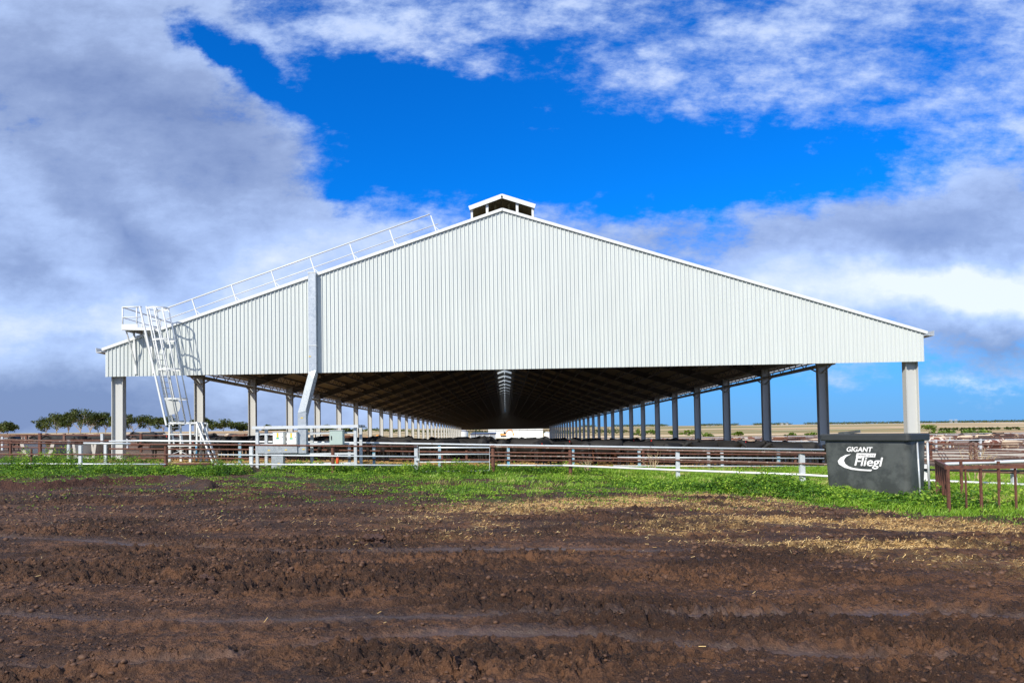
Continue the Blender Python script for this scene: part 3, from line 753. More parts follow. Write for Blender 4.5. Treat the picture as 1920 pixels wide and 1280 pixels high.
def letters(txt, size, lx, lz, shear, off, m, nm, wscale=1.0, rotz=0., push=-.07):
    cu = bpy.data.curves.new('t', 'FONT'); cu.body = txt; cu.size = size; cu.shear = shear; cu.offset = 0; cu.extrude = .003; cu.resolution_u = 3
    ob = bpy.data.objects.new('t', cu); COL.objects.link(ob); bpy.context.view_layer.update()
    me = bpy.data.meshes.new_from_object(ob.evaluated_get(bpy.context.evaluated_depsgraph_get())); bpy.data.objects.remove(ob)
    vs = [v.co.copy() for v in me.vertices]; fs = [tuple(p_.vertices) for p_ in me.polygons]; bpy.data.meshes.remove(me)
    g = MB(); ca, sa = math.cos(rotz), math.sin(rotz)
    for q_ in range(5 if off else 1):                    # stroke weight built up by shifted copies, each 1 mm proud
        P_ = []; ox, oz = ((0, 0), (off, 0), (-off, 0), (0, off*.7), (0, -off*.7))[q_]
        for v in vs:
            x2, z2 = v.x*wscale+lx+ox, v.y+lz+oz
            P_.append(TL(x2, face_y(x2, z2)-.010-.001*q_+(-v.z), z2))
        g.add(P_, fs)
    return g.build(nm, m, tub)
def face_y(x_, z_):
    t = min(1, max(0, (z_+.05)/(HT-.14))); return .05*(1-t)
LX = -.30
letters('GIGANT', .19, LX-.20, HT-.50, .25, .006, whitep, 'lettering', 1.0)
g = MB(); bx = [(LX+.07, HT-.645), (LX+.60, HT-.645), (LX+.63, HT-.54), (LX+.10, HT-.54)]
g.add([TL(a_, face_y(a_, b_)-.006, b_) for a_, b_ in bx]+[TL(a_, face_y(a_, b_)-.002, b_) for a_, b_ in bx], [(0, 1, 2, 3), (7, 6, 5, 4), (0, 4, 5, 1), (1, 5, 6, 2), (2, 6, 7, 3), (3, 7, 4, 0)])
g.build('name_plate', whitep, tub)
letters('AFRK OTS', .075, LX+.13, HT-.62, .2, .0, darkp, 'lettering', 1.3, push=-.075)
letters('Fliegl', .35, LX+.0, HT-.89, .25, .008, whitep, 'lettering', 1.08)
g = MB(); sw = []                                       # swoosh
outer = [(.27, -.57+.0), (.10, -.60), (-.05, -.68), (-.13, -.78), (-.10, -.87), (.05, -.96), (.25, -1.01), (.50, -1.03), (.80, -1.035), (.83, -1.00)]
inner = [(.22, -.60), (.14, -.64), (.08, -.70), (.05, -.77), (.09, -.86), (.18, -.92), (.30, -.96), (.52, -.985), (.70, -.99), (.83, -.985)]
outer = [(a_-.33, b_) for a_, b_ in outer]; inner = [(a_-.33, b_) for a_, b_ in inner]
k = len(outer); vs = [TL(LX+a_, face_y(LX+a_, HT+b_)-.008, HT+b_+.0) for a_, b_ in outer+inner]+[TL(LX+a_, face_y(LX+a_, HT+b_)-.002, HT+b_) for a_, b_ in outer+inner]
fs = [(i, i+1, k+i+1, k+i) for i in range(k-1)]+[(2*k+i, 2*k+k+i, 2*k+k+i+1, 2*k+i+1) for i in range(k-1)]
g.add(vs, fs).build('swoosh', whitep, tub)
# ------------------------------------------------------------------ rusty rack at the edge of the yard
cg = empty('rusty_rack', (XY(1850, 15), 15, g1(10.5, 15)), 'low rust brown steel rack with many thin upright bars standing in tall grass', 'rack')
D3 = 15.1; A_ = W(1777, 876, D3); 
zc = A_.z; cxx = [W(px_, 880, D3).x for px_ in (1777, 1810, 1838, 1871, 1903, 1935)]
yb3 = D3+2.6; bl = W(1755, 873, yb3); 
g = MB(); xe = cxx[-1]+1.0
g.bar((cxx[0]-.05, D3, zc), (xe, D3-.05, zc), .055, .075); g.bar((cxx[0], D3, zc), (bl.x, yb3, zc), .06, .08); g.bar((bl.x, yb3, zc), (xe, yb3, zc), .06)
g.build('top_frame', rust, cg)
for x, w_ in zip(cxx+[cxx[-1]+.45], (.05, .028, .042, .028, .034, .028, .04)):
    MB().box(x-w_/2, x+w_/2, D3-w_/2, D3+w_/2, g1(x, D3)-.1, zc-.03).build('upright', rust, cg)
for i, t in enumerate((.22, .42, .6, .8, 1.0)):
    x = cxx[0]+(bl.x-cxx[0])*t; y = D3+(yb3-D3)*t; MB().box(x-.018, x+.018, y-.018, y+.018, g1(x, y)-.1, zc-.03).build('upright', rust, cg)
for x in (bl.x+.6, bl.x+1.5, bl.x+2.3): MB().box(x-.025, x+.025, yb3-.025, yb3+.025, g1(x, yb3)-.1, zc-.02).build('upright', rust, cg)
pp = [W(1765, 874, 18.6), W(1775, 869.5, 18.6), W(1800, 868.5, 18.6), W(1925, 864, 18.2), W(1990, 862, 18)]
wp = MB().tube(pp, .045, 10).build('white_pipe', railw, None, True); tag(wp, 'long pale curved pipe lying across the fence behind the rusty rack', 'pipe')
g = MB(); g.tube([W(1728, 880, 20.5), W(1990, 883, 20.5)], .03, 8)
tag(g.build('black_pipe', rubber, None, True), 'thin black pipe running between the black tub and the rusty rack', 'pipe')
# clods
def clod(name, px, py, r, label):
    q = G(px, py); bm = bmesh.new(); bmesh.ops.create_icosphere(bm, subdivisions=4, radius=1)
    for v in bm.verts:
        n_ = mnoise.fractal(v.co*1.6+Vector((px, 0, 0)), .7, 2, 5); v.co = Vector((v.co.x*1.2, v.co.y, v.co.z*.8))*r*(1+.75*n_)
    me = bpy.data.meshes.new(name); bm.to_mesh(me); me.materials.append(mat('clod_mud', (.060, .028, .018), .8, 0, .3, 30, bump=.5)); o = bpy.data.objects.new(name, me); COL.objects.link(o)
    o.location = (q.x, q.y, q.z+r*.45); tag(o, label, 'mud clod'); return o
clod('mud_clod', 697, 1022, .13, 'lone upright reddish clod of mud on the flat middle ground')
clod('mud_clod', 388, 1093, .07, 'dark wet clod of mud sitting in the pale tyre rut')
# ------------------------------------------------------------------ cattle
def eloft(g, rings, n=12):
    k = len(g.v); N = len(rings)
    for (x, z, ry, rz, *o) in rings:
        yo = o[0] if o else 0
        for j in range(n):
            a = 2*PI*j/n; g.v.append((x, yo+ry*math.cos(a), z+rz*math.sin(a)))
    for i in range(N-1):
        for j in range(n): g.f.append((k+i*n+j, k+i*n+(j+1) % n, k+(i+1)*n+(j+1) % n, k+(i+1)*n+j))
    g.f.append(tuple(k+j for j in reversed(range(n)))); g.f.append(tuple(k+(N-1)*n+j for j in range(n)))
def cow_mesh(pose):
    g = MB()
    eloft(g, [(-.88, 1.02, .10, .16), (-.82, 1.00, .22, .27), (-.62, .98, .29, .33), (-.3, .93, .33, .36), (0, .90, .35, .39), (.3, .90, .32, .38), (.52, .93, .27, .35), (.68, .99, .19, .27), (.76, 1.02, .12, .18)], 14)
    if pose == 0: neck = [((.52, 1.05), .24), ((.80, 1.16), .17), ((1.0, 1.25), .13)]; hd = [((.94, 1.30), .12), ((1.10, 1.24), .125), ((1.28, 1.12), .085), ((1.42, 1.03), .075), ((1.46, 1.00), .05)]; ear = (1.0, 1.32)
    elif pose == 1: neck = [((.52, 1.02), .24), ((.80, .98), .17), ((1.02, .84), .13)]; hd = [((.97, .88), .12), ((1.10, .74), .125), ((1.20, .54), .085), ((1.26, .42), .075), ((1.27, .37), .05)]; ear = (1.06, .88)
    else: neck = [((.52, 1.03), .24), ((.82, 1.06), .17), ((1.05, 1.04), .13)]; hd = [((.99, 1.10), .12), ((1.14, 1.02), .125), ((1.30, .88), .085), ((1.42, .77), .075), ((1.45, .73), .05)]; ear = (1.04, 1.12)
    g.tube([(x, 0, z) for (x, z), r in neck], [r for _, r in neck], 12)
    g.tube([(x, 0, z) for (x, z), r in hd], [r for _, r in hd], 12)
    for s in (-1, 1):
        g.tube([(ear[0], s*.08, ear[1]-.02), (ear[0]-.02, s*.18, ear[1]), (ear[0]-.02, s*.27, ear[1]-.03)], [.035, .05, .02], 8)
        g.tube([(.52, s*.17, .80), (.54, s*.17, .62), (.52, s*.16, .42), (.53, s*.16, .12), (.55, s*.16, 0)], [.12, .085, .058, .045, .06], 8)
        g.tube([(-.66, s*.18, .86), (-.58, s*.19, .66), (-.74, s*.18, .44), (-.70, s*.18, .12), (-.67, s*.18, 0)], [.17, .12, .065, .048, .062], 8)
    g.tube([(-.86, 0, 1.14), (-.95, 0, 1.0), (-.96, 0, .55), (-.95, 0, .40)], [.04, .03, .025, .045], 8)
    o = g.build('cow_source', blackm); m = o.modifiers.new('r', 'REMESH'); m.mode = 'VOXEL'; m.voxel_size = .034
    m = o.modifiers.new('s', 'SMOOTH'); m.iterations = 3; m = o.modifiers.new('d', 'DECIMATE'); m.ratio = .4
    bpy.context.view_layer.update()
    me = bpy.data.meshes.new_from_object(o.evaluated_get(bpy.context.evaluated_depsgraph_get())); bpy.data.objects.remove(o)
    for p_ in me.polygons: p_.use_smooth = True
    return me, ear
cow_src = []
for pose in range(3):
    me, ear = cow_mesh(pose); row = {}
    for nm, m in (('black', blackm), ('brown', brownm), ('cream', creamm), ('pied', piedm)):
        c = me.copy(); c.materials.clear(); c.materials.append(m); row[nm] = c
    tg = MB(); tg.box(ear[0]-.05, ear[0]+.01, .225, .24, ear[1]-.09, ear[1]-.02)
    to = tg.build('ear_tag', tagm); tm = to.data; bpy.data.objects.remove(to)
    cow_src.append((row, tm))
ncow = 0
def cow(x, y, rot, colr, label, group, tagged=False, s=1., pose=None):
    global ncow
    row, tm = cow_src[random.choices((0, 1, 2), (2, 1, 4))[0] if pose is None else pose]
    o = bpy.data.objects.new('cow', row[colr]); COL.objects.link(o); o.location = (x, y, g1(x, y)-.01); o.rotation_euler = (0, 0, rot); o.scale = (s, s*random.uniform(.95, 1.1), s)
    tag(o, label, 'cow', group)
    if tagged:
        t = bpy.data.objects.new('ear_tag', tm); COL.objects.link(t); t.parent = o
    ncow += 1
placed = []
def free(x, y, d):
    for (a, b_) in placed:
        if (a-x)**2+(b_-y)**2 < d*d: return False
    placed.append((x, y)); return True
near_l = 'black cow in the front row of the mob right behind the pen rails'
far_l = 'black cow deep in the shade of the shed among the packed mob'
for k in range(4000):
    if ncow >= 172: break
    if k < 900: x, y = random.uniform(-17.6, 17.8), random.uniform(33.4, 38)
    else: x = random.uniform(-17.5, 17.5); y = 36+42*random.random()**1.3
    if x < -6 and y > 52: continue
    if -14 < x < -3.4 and y < 37.5 and random.random() < .7: continue
    if not free(x, y, 1.12 if y < 45 else 1.5): continue
    r = random.choice((0, PI, PI, 0, PI/2, -PI/2))+random.gauss(0, .45)
    cl = 'black' if random.random() < .96 else 'brown'
    cow(x, y, r, cl, (near_l if y < 38 else far_l) if cl == 'black' else 'rare reddish brown cow among the black mob under the shed', 'black cattle packed under the shed' if cl == 'black' else 'brown cattle under the shed', y < 45 and random.random() < .55, random.uniform(.84, .98))
for (side, cnt, lab) in ((1, 84, 'outdoor pens east of the shed'), (-1, 54, 'outdoor pens west of the shed')):
    n0 = ncow
    for k in range(3000):
        if ncow-n0 >= cnt: break
        y = random.uniform(44, 150) if side > 0 else random.uniform(48, 115)
        x = side*random.uniform(24, min(130, .74*y+2))
        if side > 0 and y < 60 and x < 40: continue
        if not free(x, y, 1.6): continue
        cl = random.choices(('black', 'brown', 'cream', 'pied'), (3, 3, 3, 1) if side > 0 else ((5, 2, 3, 1) if y > 75 else (9, 1, .3, .3)))[0]
        cow(x, y, random.choice((0, PI, 0, PI, PI/2))+random.gauss(0, .4), cl, {'black': 'black', 'brown': 'reddish brown', 'cream': 'pale cream', 'pied': 'brown and white patched'}[cl]+' cow in the railed '+('pens beyond the tall dark columns' if side > 0 else 'pens before the gum trees'), cl+' cattle in the '+lab, False, random.uniform(.9, 1.05))
# ------------------------------------------------------------------ outdoor pens
def long_fence(a, b_, n, m, m2, label, rails=(1.15, .8, .45), w_=.07, grp='far rail fences of the outdoor pens'):
    a = Vector(a); b_ = Vector(b_); mid = (a+b_)/2
    root = empty('rail_fence', (mid.x, mid.y, g1(mid.x, mid.y)), label, 'fence', grp)
    pts_ = [a.lerp(b_, i/n) for i in range(n+1)]
    for i, q in enumerate(pts_):
        z = g1(q.x, q.y); MB().box(q.x-.07, q.x+.07, q.y-.07, q.y+.07, z-.2, z+1.25).build('post', m2 if i % 3 == 0 else m, root)
    for h in rails: MB().tube([(q.x, q.y, g1(q.x, q.y)+h) for q in pts_], w_/2, 6).build('rail', m, root)
for i, (y, xa_, xb_, m, m2) in enumerate(((39, 22, 60, rustl, rust), (48, 22, 60, rust, railw), (62, 22, 70, railw, rust), (80, 22, 84, rustl, railw), (104, 22, 100, rust, rust), (132, 22, 120, rustl, railw), (165, 22, 140, railw, rust), (205, 24, 170, rustl, rust))):
    long_fence((xa_, y, 0), (xb_, y+3, 0), 10+i, m, m2, ['nearest', 'second', 'third', 'fourth', 'fifth', 'sixth', 'seventh', 'farthest'][i]+' cross rail fence of the pens beyond the black tub', w_=.09 if y < 80 else .12)
for i, x in enumerate((30, 46, 66)):
    long_fence((x, 40, 0), (x+8, 200, 0), 24, rustl, rust, ['fence running away beside the shed columns among brown cattle', 'fence running away through the middle of the pens', 'fence running away along the outer pens'][i])
for i, (y, xa_, xb_, m, m2) in enumerate(((37, -22, -50, rust, galv), (46, -22, -46, rust, rustl), (60, -22, -60, rustl, railw), (78, -24, -74, rustl, galv), (100, -24, -90, railw, rust))):
    long_fence((xa_, y, 0), (xb_, y, 0), 8+i, m, m2, ['nearest', 'second', 'third', 'fourth', 'farthest'][i]+' cross rail fence of the pens before the gum trees')
for (y, xa_, xb_, lb_) in ((94, 26, 95, 'long pale concrete feed trough across the outdoor pens'), (50, 26, 48, 'short pale concrete feed trough close behind the rusty rack')):
    g = MB(); n = 12
    pts_ = [Vector((xa_+(xb_-xa_)*i/n, y+i*.2, 0)) for i in range(n+1)]
    for p0, p1 in zip(pts_[:-1], pts_[1:]):
        for q in (p0, p1): q.z = g1(q.x, q.y)+.25
        g.bar(p0, p1, .08, .5); g.bar(p0+Vector((0, .7, .1)), p1+Vector((0, .7, .1)), .08, .6); g.bar(p0+Vector((0, .35, -.3)), p1+Vector((0, .35, -.3)), .6, .1)
    tag(g.build('feed_trough', conc), lb_, 'feed trough')
for i, (px_, Y_, w_) in enumerate(((178, 34.5, 1.0), (205, 35.5, .7), (90, 38, 1.6))):
    q = W(px_, 840, Y_); z = g1(q.x, Y_); g = MB()
    vs, fs = [], []
    g.prism([(q.x-w_/2, z-.1), (q.x+w_/2, z-.1), (q.x+w_*.62, z+.75), (q.x+w_*.50, z+.75), (q.x+w_*.38, z+.1), (q.x-w_*.38, z+.1), (q.x-w_*.50, z+.75), (q.x-w_*.62, z+.75)], Y_-.9, Y_+.9)
    tag(g.build('water_trough', conc), ['open concrete trough beside the first shed column', 'small concrete trough half behind the first shed column', 'wide grey trough behind the leafy weeds'][i], 'trough')
# ------------------------------------------------------------------ trees
def tree(name, x, y, h, w_, label, grp, nleaf=1500, ls=.34, lm=None, bare=.35, cat='tree', stems=3):
    lm = lm or gumm; z0 = g1(x, y)-.2
    root = empty(name, (x, y, z0), label, cat, grp); base = Vector((x, y, z0))
    g = MB(); cl = []
    for s in range(stems):
        a_ = random.uniform(0, 2*PI); e_ = random.uniform(.15, .8)*w_*.42
        top = base+Vector((math.cos(a_)*e_, math.sin(a_)*e_*.6, h*random.uniform(.55, .82)))
        m1 = base.lerp(top, .5)+Vector((random.uniform(-.2, .2), 0, h*.04)); m0 = base+Vector((0, 0, h*.12))
        g.tube([base, m0, m1, top], [.022*h, .018*h, .012*h, .005*h], 7)
        for b2 in range(3):
            t = random.uniform(.3, .95); q = m0.lerp(top, t); a2 = random.uniform(0, 2*PI)
            en = q+Vector((math.cos(a2)*w_*.32, math.sin(a2)*w_*.2, h*random.uniform(.05, .2))); g.tube([q, q.lerp(en, .5)+Vector((0, 0, .03*h)), en], [.009*h, .006*h, .003*h], 5)
            cl.append((en, random.uniform(.07, .17)*w_))
            if random.random() < .6: cl.append((en+Vector((random.uniform(-.22, .22)*w_, random.uniform(-.1, .1)*w_, random.uniform(-.14, .05)*h)), random.uniform(.06, .12)*w_))
        cl.append((top+Vector((0, 0, h*.08)), random.uniform(.13, .24)*w_))
    g.build('trunk', bark, root, True)
    zmax = max(c_.z+r*.6 for c_, r in cl); k = (z0+h-base.z)/(zmax-base.z) if zmax > base.z else 1
    P_ = []; wts = np.array([r**2 for _, r in cl]); wts /= wts.sum()
    for (c_, r), wt in zip(cl, wts):
        n = int(nleaf*wt); d = rng.normal(size=(n, 3)); d /= np.linalg.norm(d, axis=1)[:, None]
        rad = r*rng.uniform(.25, 1.12, n)[:, None]; q = d*rad*np.array([1, 1, .85])
        sub = rng.random(n) < .85
        q = q[sub]; P_.append(q+np.array([c_.x, c_.y, base.z+(c_.z-base.z)*k]))
    P_ = np.concatenate(P_); V_, Q_ = leaves(P_, ls, .2)
    tone = np.repeat(np.clip(rng.normal(.45, .22, len(P_)), 0, 1), 4)
    npmesh('crown', V_, Q_, lm, tone, parent=root)
TL_ = [(-2, 791, 30), (14, 792, 26), (86, 783, 26), (106, 776, 34), (128, 773, 32), (151, 768, 36), (169, 771, 32), (184, 779, 24), (198, 774, 28), (219, 776, 24), (250, 779, 34), (282, 780, 34), (306, 781, 24), (324, 789, 20), (370, 781, 22), (390, 786, 22), (419, 787, 30), (440, 792, 20), (460, 793, 26), (507, 797, 22), (529, 799, 16), (610, 797, 18), (650, 806, 12), (672, 810, 10)]
ords = ['lone spreading gum tree at the dry ridge end', 'low gum tree leaning beside the lone ridge tree', 'first open gum tree of the row with pale forked trunks', 'second gum tree of the row, dense and round', 'third gum tree of the row with a layered crown', 'tallest gum tree of the row with a broad dark crown', 'broad gum tree just past the tallest one', 'shorter gum tree in a dip of the row', 'gum tree touching the first shed column', 'gum tree hidden half behind the first shed column', 'gum tree with two flat crowns past the first column', 'round gum tree seen before the ladder', 'thin gum tree at the ladder cage', 'small gum tree behind the ladder stand', 'gum tree cut by the second shed column', 'drooping gum tree past the second column', 'wide dark gum tree between the second and third columns', 'slim gum tree between the second and third columns', 'rounded gum tree against the third shed column', 'low gum tree peeping over the switchboard rack', 'tiny gum tree above the white cabinets', 'flat gum tree behind the green grey cabinet', 'small round tree beyond the rack end', 'smallest tree by the far blue hill']
for i, (px_, pt, wp_) in enumerate(TL_):
    Yt = 285+random.uniform(-12, 12) if px_ < 480 else 420
    q = W(px_, pt, Yt); z = g1(q.x, Yt); h = q.z-z
    tree('gum_tree', q.x, Yt, max(h, 2.5)*1.04, wp_*Yt/1300*random.uniform(1.35, 1.75), ords[i], 'gum trees along the dry ridge', 2400, .30 if Yt < 400 else .45, stems=random.choice((3, 4, 4)))
# shrubs on the right
sh = [(1742, 796, 20, 330), (1195, 804, 14, 420), (1208, 806, 12, 400), (1222, 805, 16, 430), (1262, 806, 12, 420), (1285, 805, 14, 400), (1298, 805, 18, 420), (1328, 811, 16, 300), (1380, 808, 9, 330), (1388, 808, 8, 330), (1484, 813, 14, 250), (1516, 814, 12, 250), (1815, 807, 22, 330), (1760, 812, 26, 210), (1783, 812, 24, 210), (1806, 813, 26, 210), (1824, 811, 26, 215), (1846, 814, 22, 210)]
for i, (px_, pt, wp_, Yt) in enumerate(sh):
    q = W(px_, pt, Yt); z = g1(q.x, Yt); h = max(q.z-z, 2.0)
    tree('shrub', q.x, Yt, h, wp_*Yt/1300*1.5, ['olive shrub topping the black tub rim', 'green shrub between two dark columns on the plain', 'bright green shrub past the pens in the dry field'][0 if i == 0 else 1 if i < 12 else 2], ['olive shrubs by the tub', 'shrubs on the plain beyond the columns', 'shrubs past the outdoor pens'][0 if i == 0 else 1 if i < 12 else 2], 700, .32, bushm, cat='shrub', stems=2)
for i in range(20):
    px_ = 1764+i*7.6+random.uniform(-1, 1); Yt = 520; q = W(px_, 800-.02*i, Yt); z = g1(q.x, Yt)
    if 15 == i: continue
    tree('hedge_tree', q.x, Yt, 2.6, 3.4, 'dark round tree in the planted windbreak row across the stubble field', 'windbreak trees in the stubble field', 260, .5, gumm, stems=2)
# distant treeline: one mass
P_ = []
for i in range(2600):
    Yt = random.uniform(1900, 2300); px_ = random.uniform(1030, 1990)
    dn = vn(np.array([px_*.03]), np.array([.5]), 3)[0]
    if px_ < 1540 and dn < .45: continue
    if dn < .2: continue
    q = W(px_, 800, Yt); z = g1(q.x, Yt); hh = random.uniform(3, 7)
    n = 7; P_.append(np.array([q.x, Yt, z+hh*.6])+rng.normal(size=(n, 3))*np.array([4, 3, hh*.22]))
P_ = np.concatenate(P_); V_, Q_ = leaves(P_, 1.3, .2)
tl = npmesh('distant_treeline', V_, Q_, gumm, np.repeat(np.clip(rng.normal(.4, .2, len(P_)), 0, 1), 4), kind='stuff'); tag(tl, 'thin far-off line of trees on the horizon', 'treeline')
P_ = []
for i in range(500):
    Yt = random.uniform(700, 1000); px_ = random.uniform(560, 1180)
    q = W(px_, 800, Yt); z = g1(q.x, Yt); hh = random.uniform(1.5, 4)
    P_.append(np.array([q.x, Yt, z+hh*.5])+rng.normal(size=(8, 3))*np.array([2.5, 3, hh*.25]))
P_ = np.concatenate(P_); V_, Q_ = leaves(P_, 1.0, .2)
tl = npmesh('distant_scrub', V_, Q_, gumm, np.repeat(np.clip(rng.normal(.4, .2, len(P_)), 0, 1), 4), kind='stuff'); tag(tl, 'low dark scrub far beyond the shed', 'scrub')
# far hill, distance haze painted into its blue colour
hx = np.linspace(-1, 1, 60); hy = np.linspace(0, 1, 14)
def hill(nm, px0, px1, top, Yh, lab):
    a = W(px0, top, Yh); c = W(px1, top, Yh); ht = max(a.z, c.z)+25
    Xh, Yh_ = np.meshgrid(np.linspace(a.x, c.x, 70), np.linspace(-1, 1, 20)); u_ = (Xh-a.x)/(c.x-a.x)
    Zh = ht*np.clip(np.sin(u_*PI), 0, 1)**.8*(.75+.5*(fbm(u_*5, Yh_*2, 3, 9)))*(1-Yh_**2)-12
    V_ = np.stack([Xh, Yh+Yh_*900, Zh], -1).reshape(-1, 3); I_ = np.arange(70*20).reshape(20, 70); Q_ = np.stack([I_[:-1, :-1], I_[:-1, 1:], I_[1:, 1:], I_[1:, :-1]], -1).reshape(-1, 4)
    o = npmesh('hill', V_, Q_, mat('hill_haze_blue', (.07, .13, .22), .9, 0, .15, .004), kind='structure'); o['label'] = lab
hill('hill', 640, 775, 806, 6500, 'low blue grey hill on the horizon'); hill('hill', 700, 900, 810, 6900, 'flatter far rise beyond the blue grey hill')
# pylons
for i, (px_, pt) in enumerate(((1326, 798), (1331, 798), (1466, 793), (1475, 793), (1783, 786), (1792, 786))):
    Yt = 1700; q = W(px_, pt, Yt); z = g1(q.x, Yt); h = q.z-z; x = q.x; g = MB()
    for sx_ in (-1, 1):
        for sy2 in (-1, 1): g.bar((x+sx_*2.2, Yt+sy2*2.2, z), (x+sx_*1.3, Yt+sy2*1.3, q.z), .28)
    for k in range(6):
        za, zb_ = z+h*k/6, z+h*(k+1)/6; g.bar((x-2.2, Yt-2, za), (x+2.0, Yt-2, zb_), .16); g.bar((x+2.2, Yt-2, za), (x-2.0, Yt-2, zb_), .16)
    for k in (.72, .86, 1.): g.bar((x-4.5, Yt, z+h*k), (x+4.5, Yt, z+h*k), .25)
    tag(g.build('power_pylon', galv), ['faint pale lattice pylon between the third and fourth dark columns', 'faint pale lattice pylon between the outer two shed columns', 'faint pale lattice pylon above the windbreak trees'][i//2], 'pylon', ['pylon pair by the fourth dark column', 'pylon pair between the outer columns', 'pylon pair above the windbreak'][i//2])
# ------------------------------------------------------------------ far end of the yard
def at(px, Y): return W(px, 806, Y).x
bld = empty('white_shed', (at(968, 430), 430, -5), 'long plain white shed seen through the far open end of the cattle shed', 'shed')
x0_, x1_ = at(915, 430), at(1018, 430); zt_ = W(960, 803, 430).z+.3; zg = g1(0, 430)
g = MB(); g.box(x0_, x1_, 430, 450, zg-.5, zt_); g.build('wall', wallw, bld)
g = MB(); g.prism([(x0_-.3, zt_), (x1_+.3, zt_), ((x0_+x1_)/2, zt_+1.6)], 429.6, 450.4); g.build('roof', wallw, bld)
for i in range(1, 7):
    x = x0_+(x1_-x0_)*i/7; MB().box(x-.06, x+.06, 429.95, 429.99, zg, zt_-.02).build('wall_joint', wallg, bld)
b2 = empty('grey_panel_shed', (at(904, 330), 330, -4.6), 'low shed with dark blue roof and grey panels beyond the shed mouth', 'shed')
x0_, x1_ = at(882, 330), at(929, 330); zt_ = W(904, 813, 330).z; zg = g1(x0_, 330)
MB().box(x0_, x1_, 330, 342, zg-.5, zt_).build('wall', wallg, b2); MB().prism([(x0_-.4, zt_), (x1_+.4, zt_), (x1_, zt_+.6), (x0_+1.2, zt_+.8)], 329.4, 342.6).build('roof', roofd, b2)
for i in range(5): x = x0_+(x1_-x0_)*i/4; MB().box(x-.1, x+.1, 329.9, 329.98, zg, zt_).build('wall_post', wallw, b2)
for i, (px_, r, lb_) in enumerate(((868, 2.6, 'pale round water tank behind the last white columns'), (1026, 1.8, 'small domed pale tank past the end of the white shed'))):
    Y_ = 345+i*60; x = at(px_, Y_); z = g1(x, Y_); tk = empty('water_tank', (x, Y_, z), lb_, 'tank')
    MB().tube([(x, Y_, z-.3), (x, Y_, z+3.6)], r, 24).build('tank_wall', wallw, tk, False); MB().tube([(x, Y_, z+3.6), (x, Y_, z+4.1), (x, Y_, z+4.3)], [r*1.02, r*.6, .1], 24).build('tank_roof', railw, tk)
# excavator
Y_ = 395; x = at(944, Y_); z = W(944, 818, Y_).z-.2; ev = empty('excavator', (x, Y_, z), 'orange excavator with raised boom in front of the white shed', 'excavator')
g = MB(); g.box(x-1.6, x+1.6, Y_-1.3, Y_-.7, z, z+.8); g.box(x-1.6, x+1.6, Y_+.7, Y_+1.3, z, z+.8); g.build('track', rubber, ev)
g = MB(); g.prism([(x-1.9, z+.9), (x+1.3, z+.9), (x+1.3, z+1.6), (x-.2, z+1.7), (x-.4, z+2.0), (x-1.9, z+1.9)], Y_-1.2, Y_+1.2); bd = g.build('body', orange, ev)
g = MB(); g.prism([(x+.1, z+1.6), (x+1.3, z+1.6), (x+1.1, z+2.9), (x+.1, z+2.9)], Y_-1.1, Y_-.1); g.build('cab', glass, ev)
g = MB(); g.bar((x+.8, Y_+.1, z+1.3), (x+2.6, Y_+.1, z+3.9), .5, .5); g.bar((x+2.6, Y_+.1, z+3.9), (x+4.8, Y_+.1, z+3.8), .5, .5); g.build('boom', orange, ev)
MB().bar((x+4.7, Y_+.1, z+4.0), (x+5.6, Y_+.1, z+1.6), .4, .4).build('stick', orange, ev)
MB().prism([(x+5.2, z+1.6), (x+5.9, z+1.7), (x+5.9, z+.8), (x+5.3, z+.6)], Y_-.5, Y_+.6).build('bucket', orange, ev)
# loaders / trucks at the left back
for i, (px_, Y_, lb_) in enumerate(((700, 170, 'orange loader far off between two slim white columns'), (757, 210, 'orange and white truck far off behind the slim white columns'))):
    x = at(px_, Y_); z = W(px_, 824, Y_).z; t = empty('farm_truck', (x, Y_, z), lb_, 'truck')
    MB().box(x-1.6, x+.8, Y_-.9, Y_+.9, z+.3, z+.7).build('tray', orange, t)
    MB().prism([(x+.85, z+.3), (x+1.7, z+.3), (x+1.7, z+.7), (x+1.4, z+1.2), (x+.85, z+1.2)], Y_-.8, Y_+.8).build('cab', beige if i else orange, t)
    for xx in (x-1.0, x+1.2):
        for s_ in (-1, 1): MB().tube([(xx, Y_+s_*.9, z+.2), (xx, Y_+s_*.7, z+.2)], .3, 14).build('wheel', rubber, t)
# ------------------------------------------------------------------ weeds, grass, straw
def gpts(x, y): return np.stack([x, y, gz(x, y)], -1)
def surf(x, y):                                        # ground with the churned relief, sampled from the sheet
    ix = np.clip(np.searchsorted(GX, x)-1, 0, len(GX)-2); iy = np.clip(np.searchsorted(GY, y)-1, 0, len(GY)-2)
    fx = (x-GX[ix])/(GX[ix+1]-GX[ix]); fy = (y-GY[iy])/(GY[iy+1]-GY[iy])
    return (Z[iy, ix]*(1-fx)+Z[iy, ix+1]*fx)*(1-fy)+(Z[iy+1, ix]*(1-fx)+Z[iy+1, ix+1]*fx)*fy
def scatter(n, x0, x1, y0, y1):
    return rng.uniform(x0, x1, n), rng.uniform(y0, y1, n)
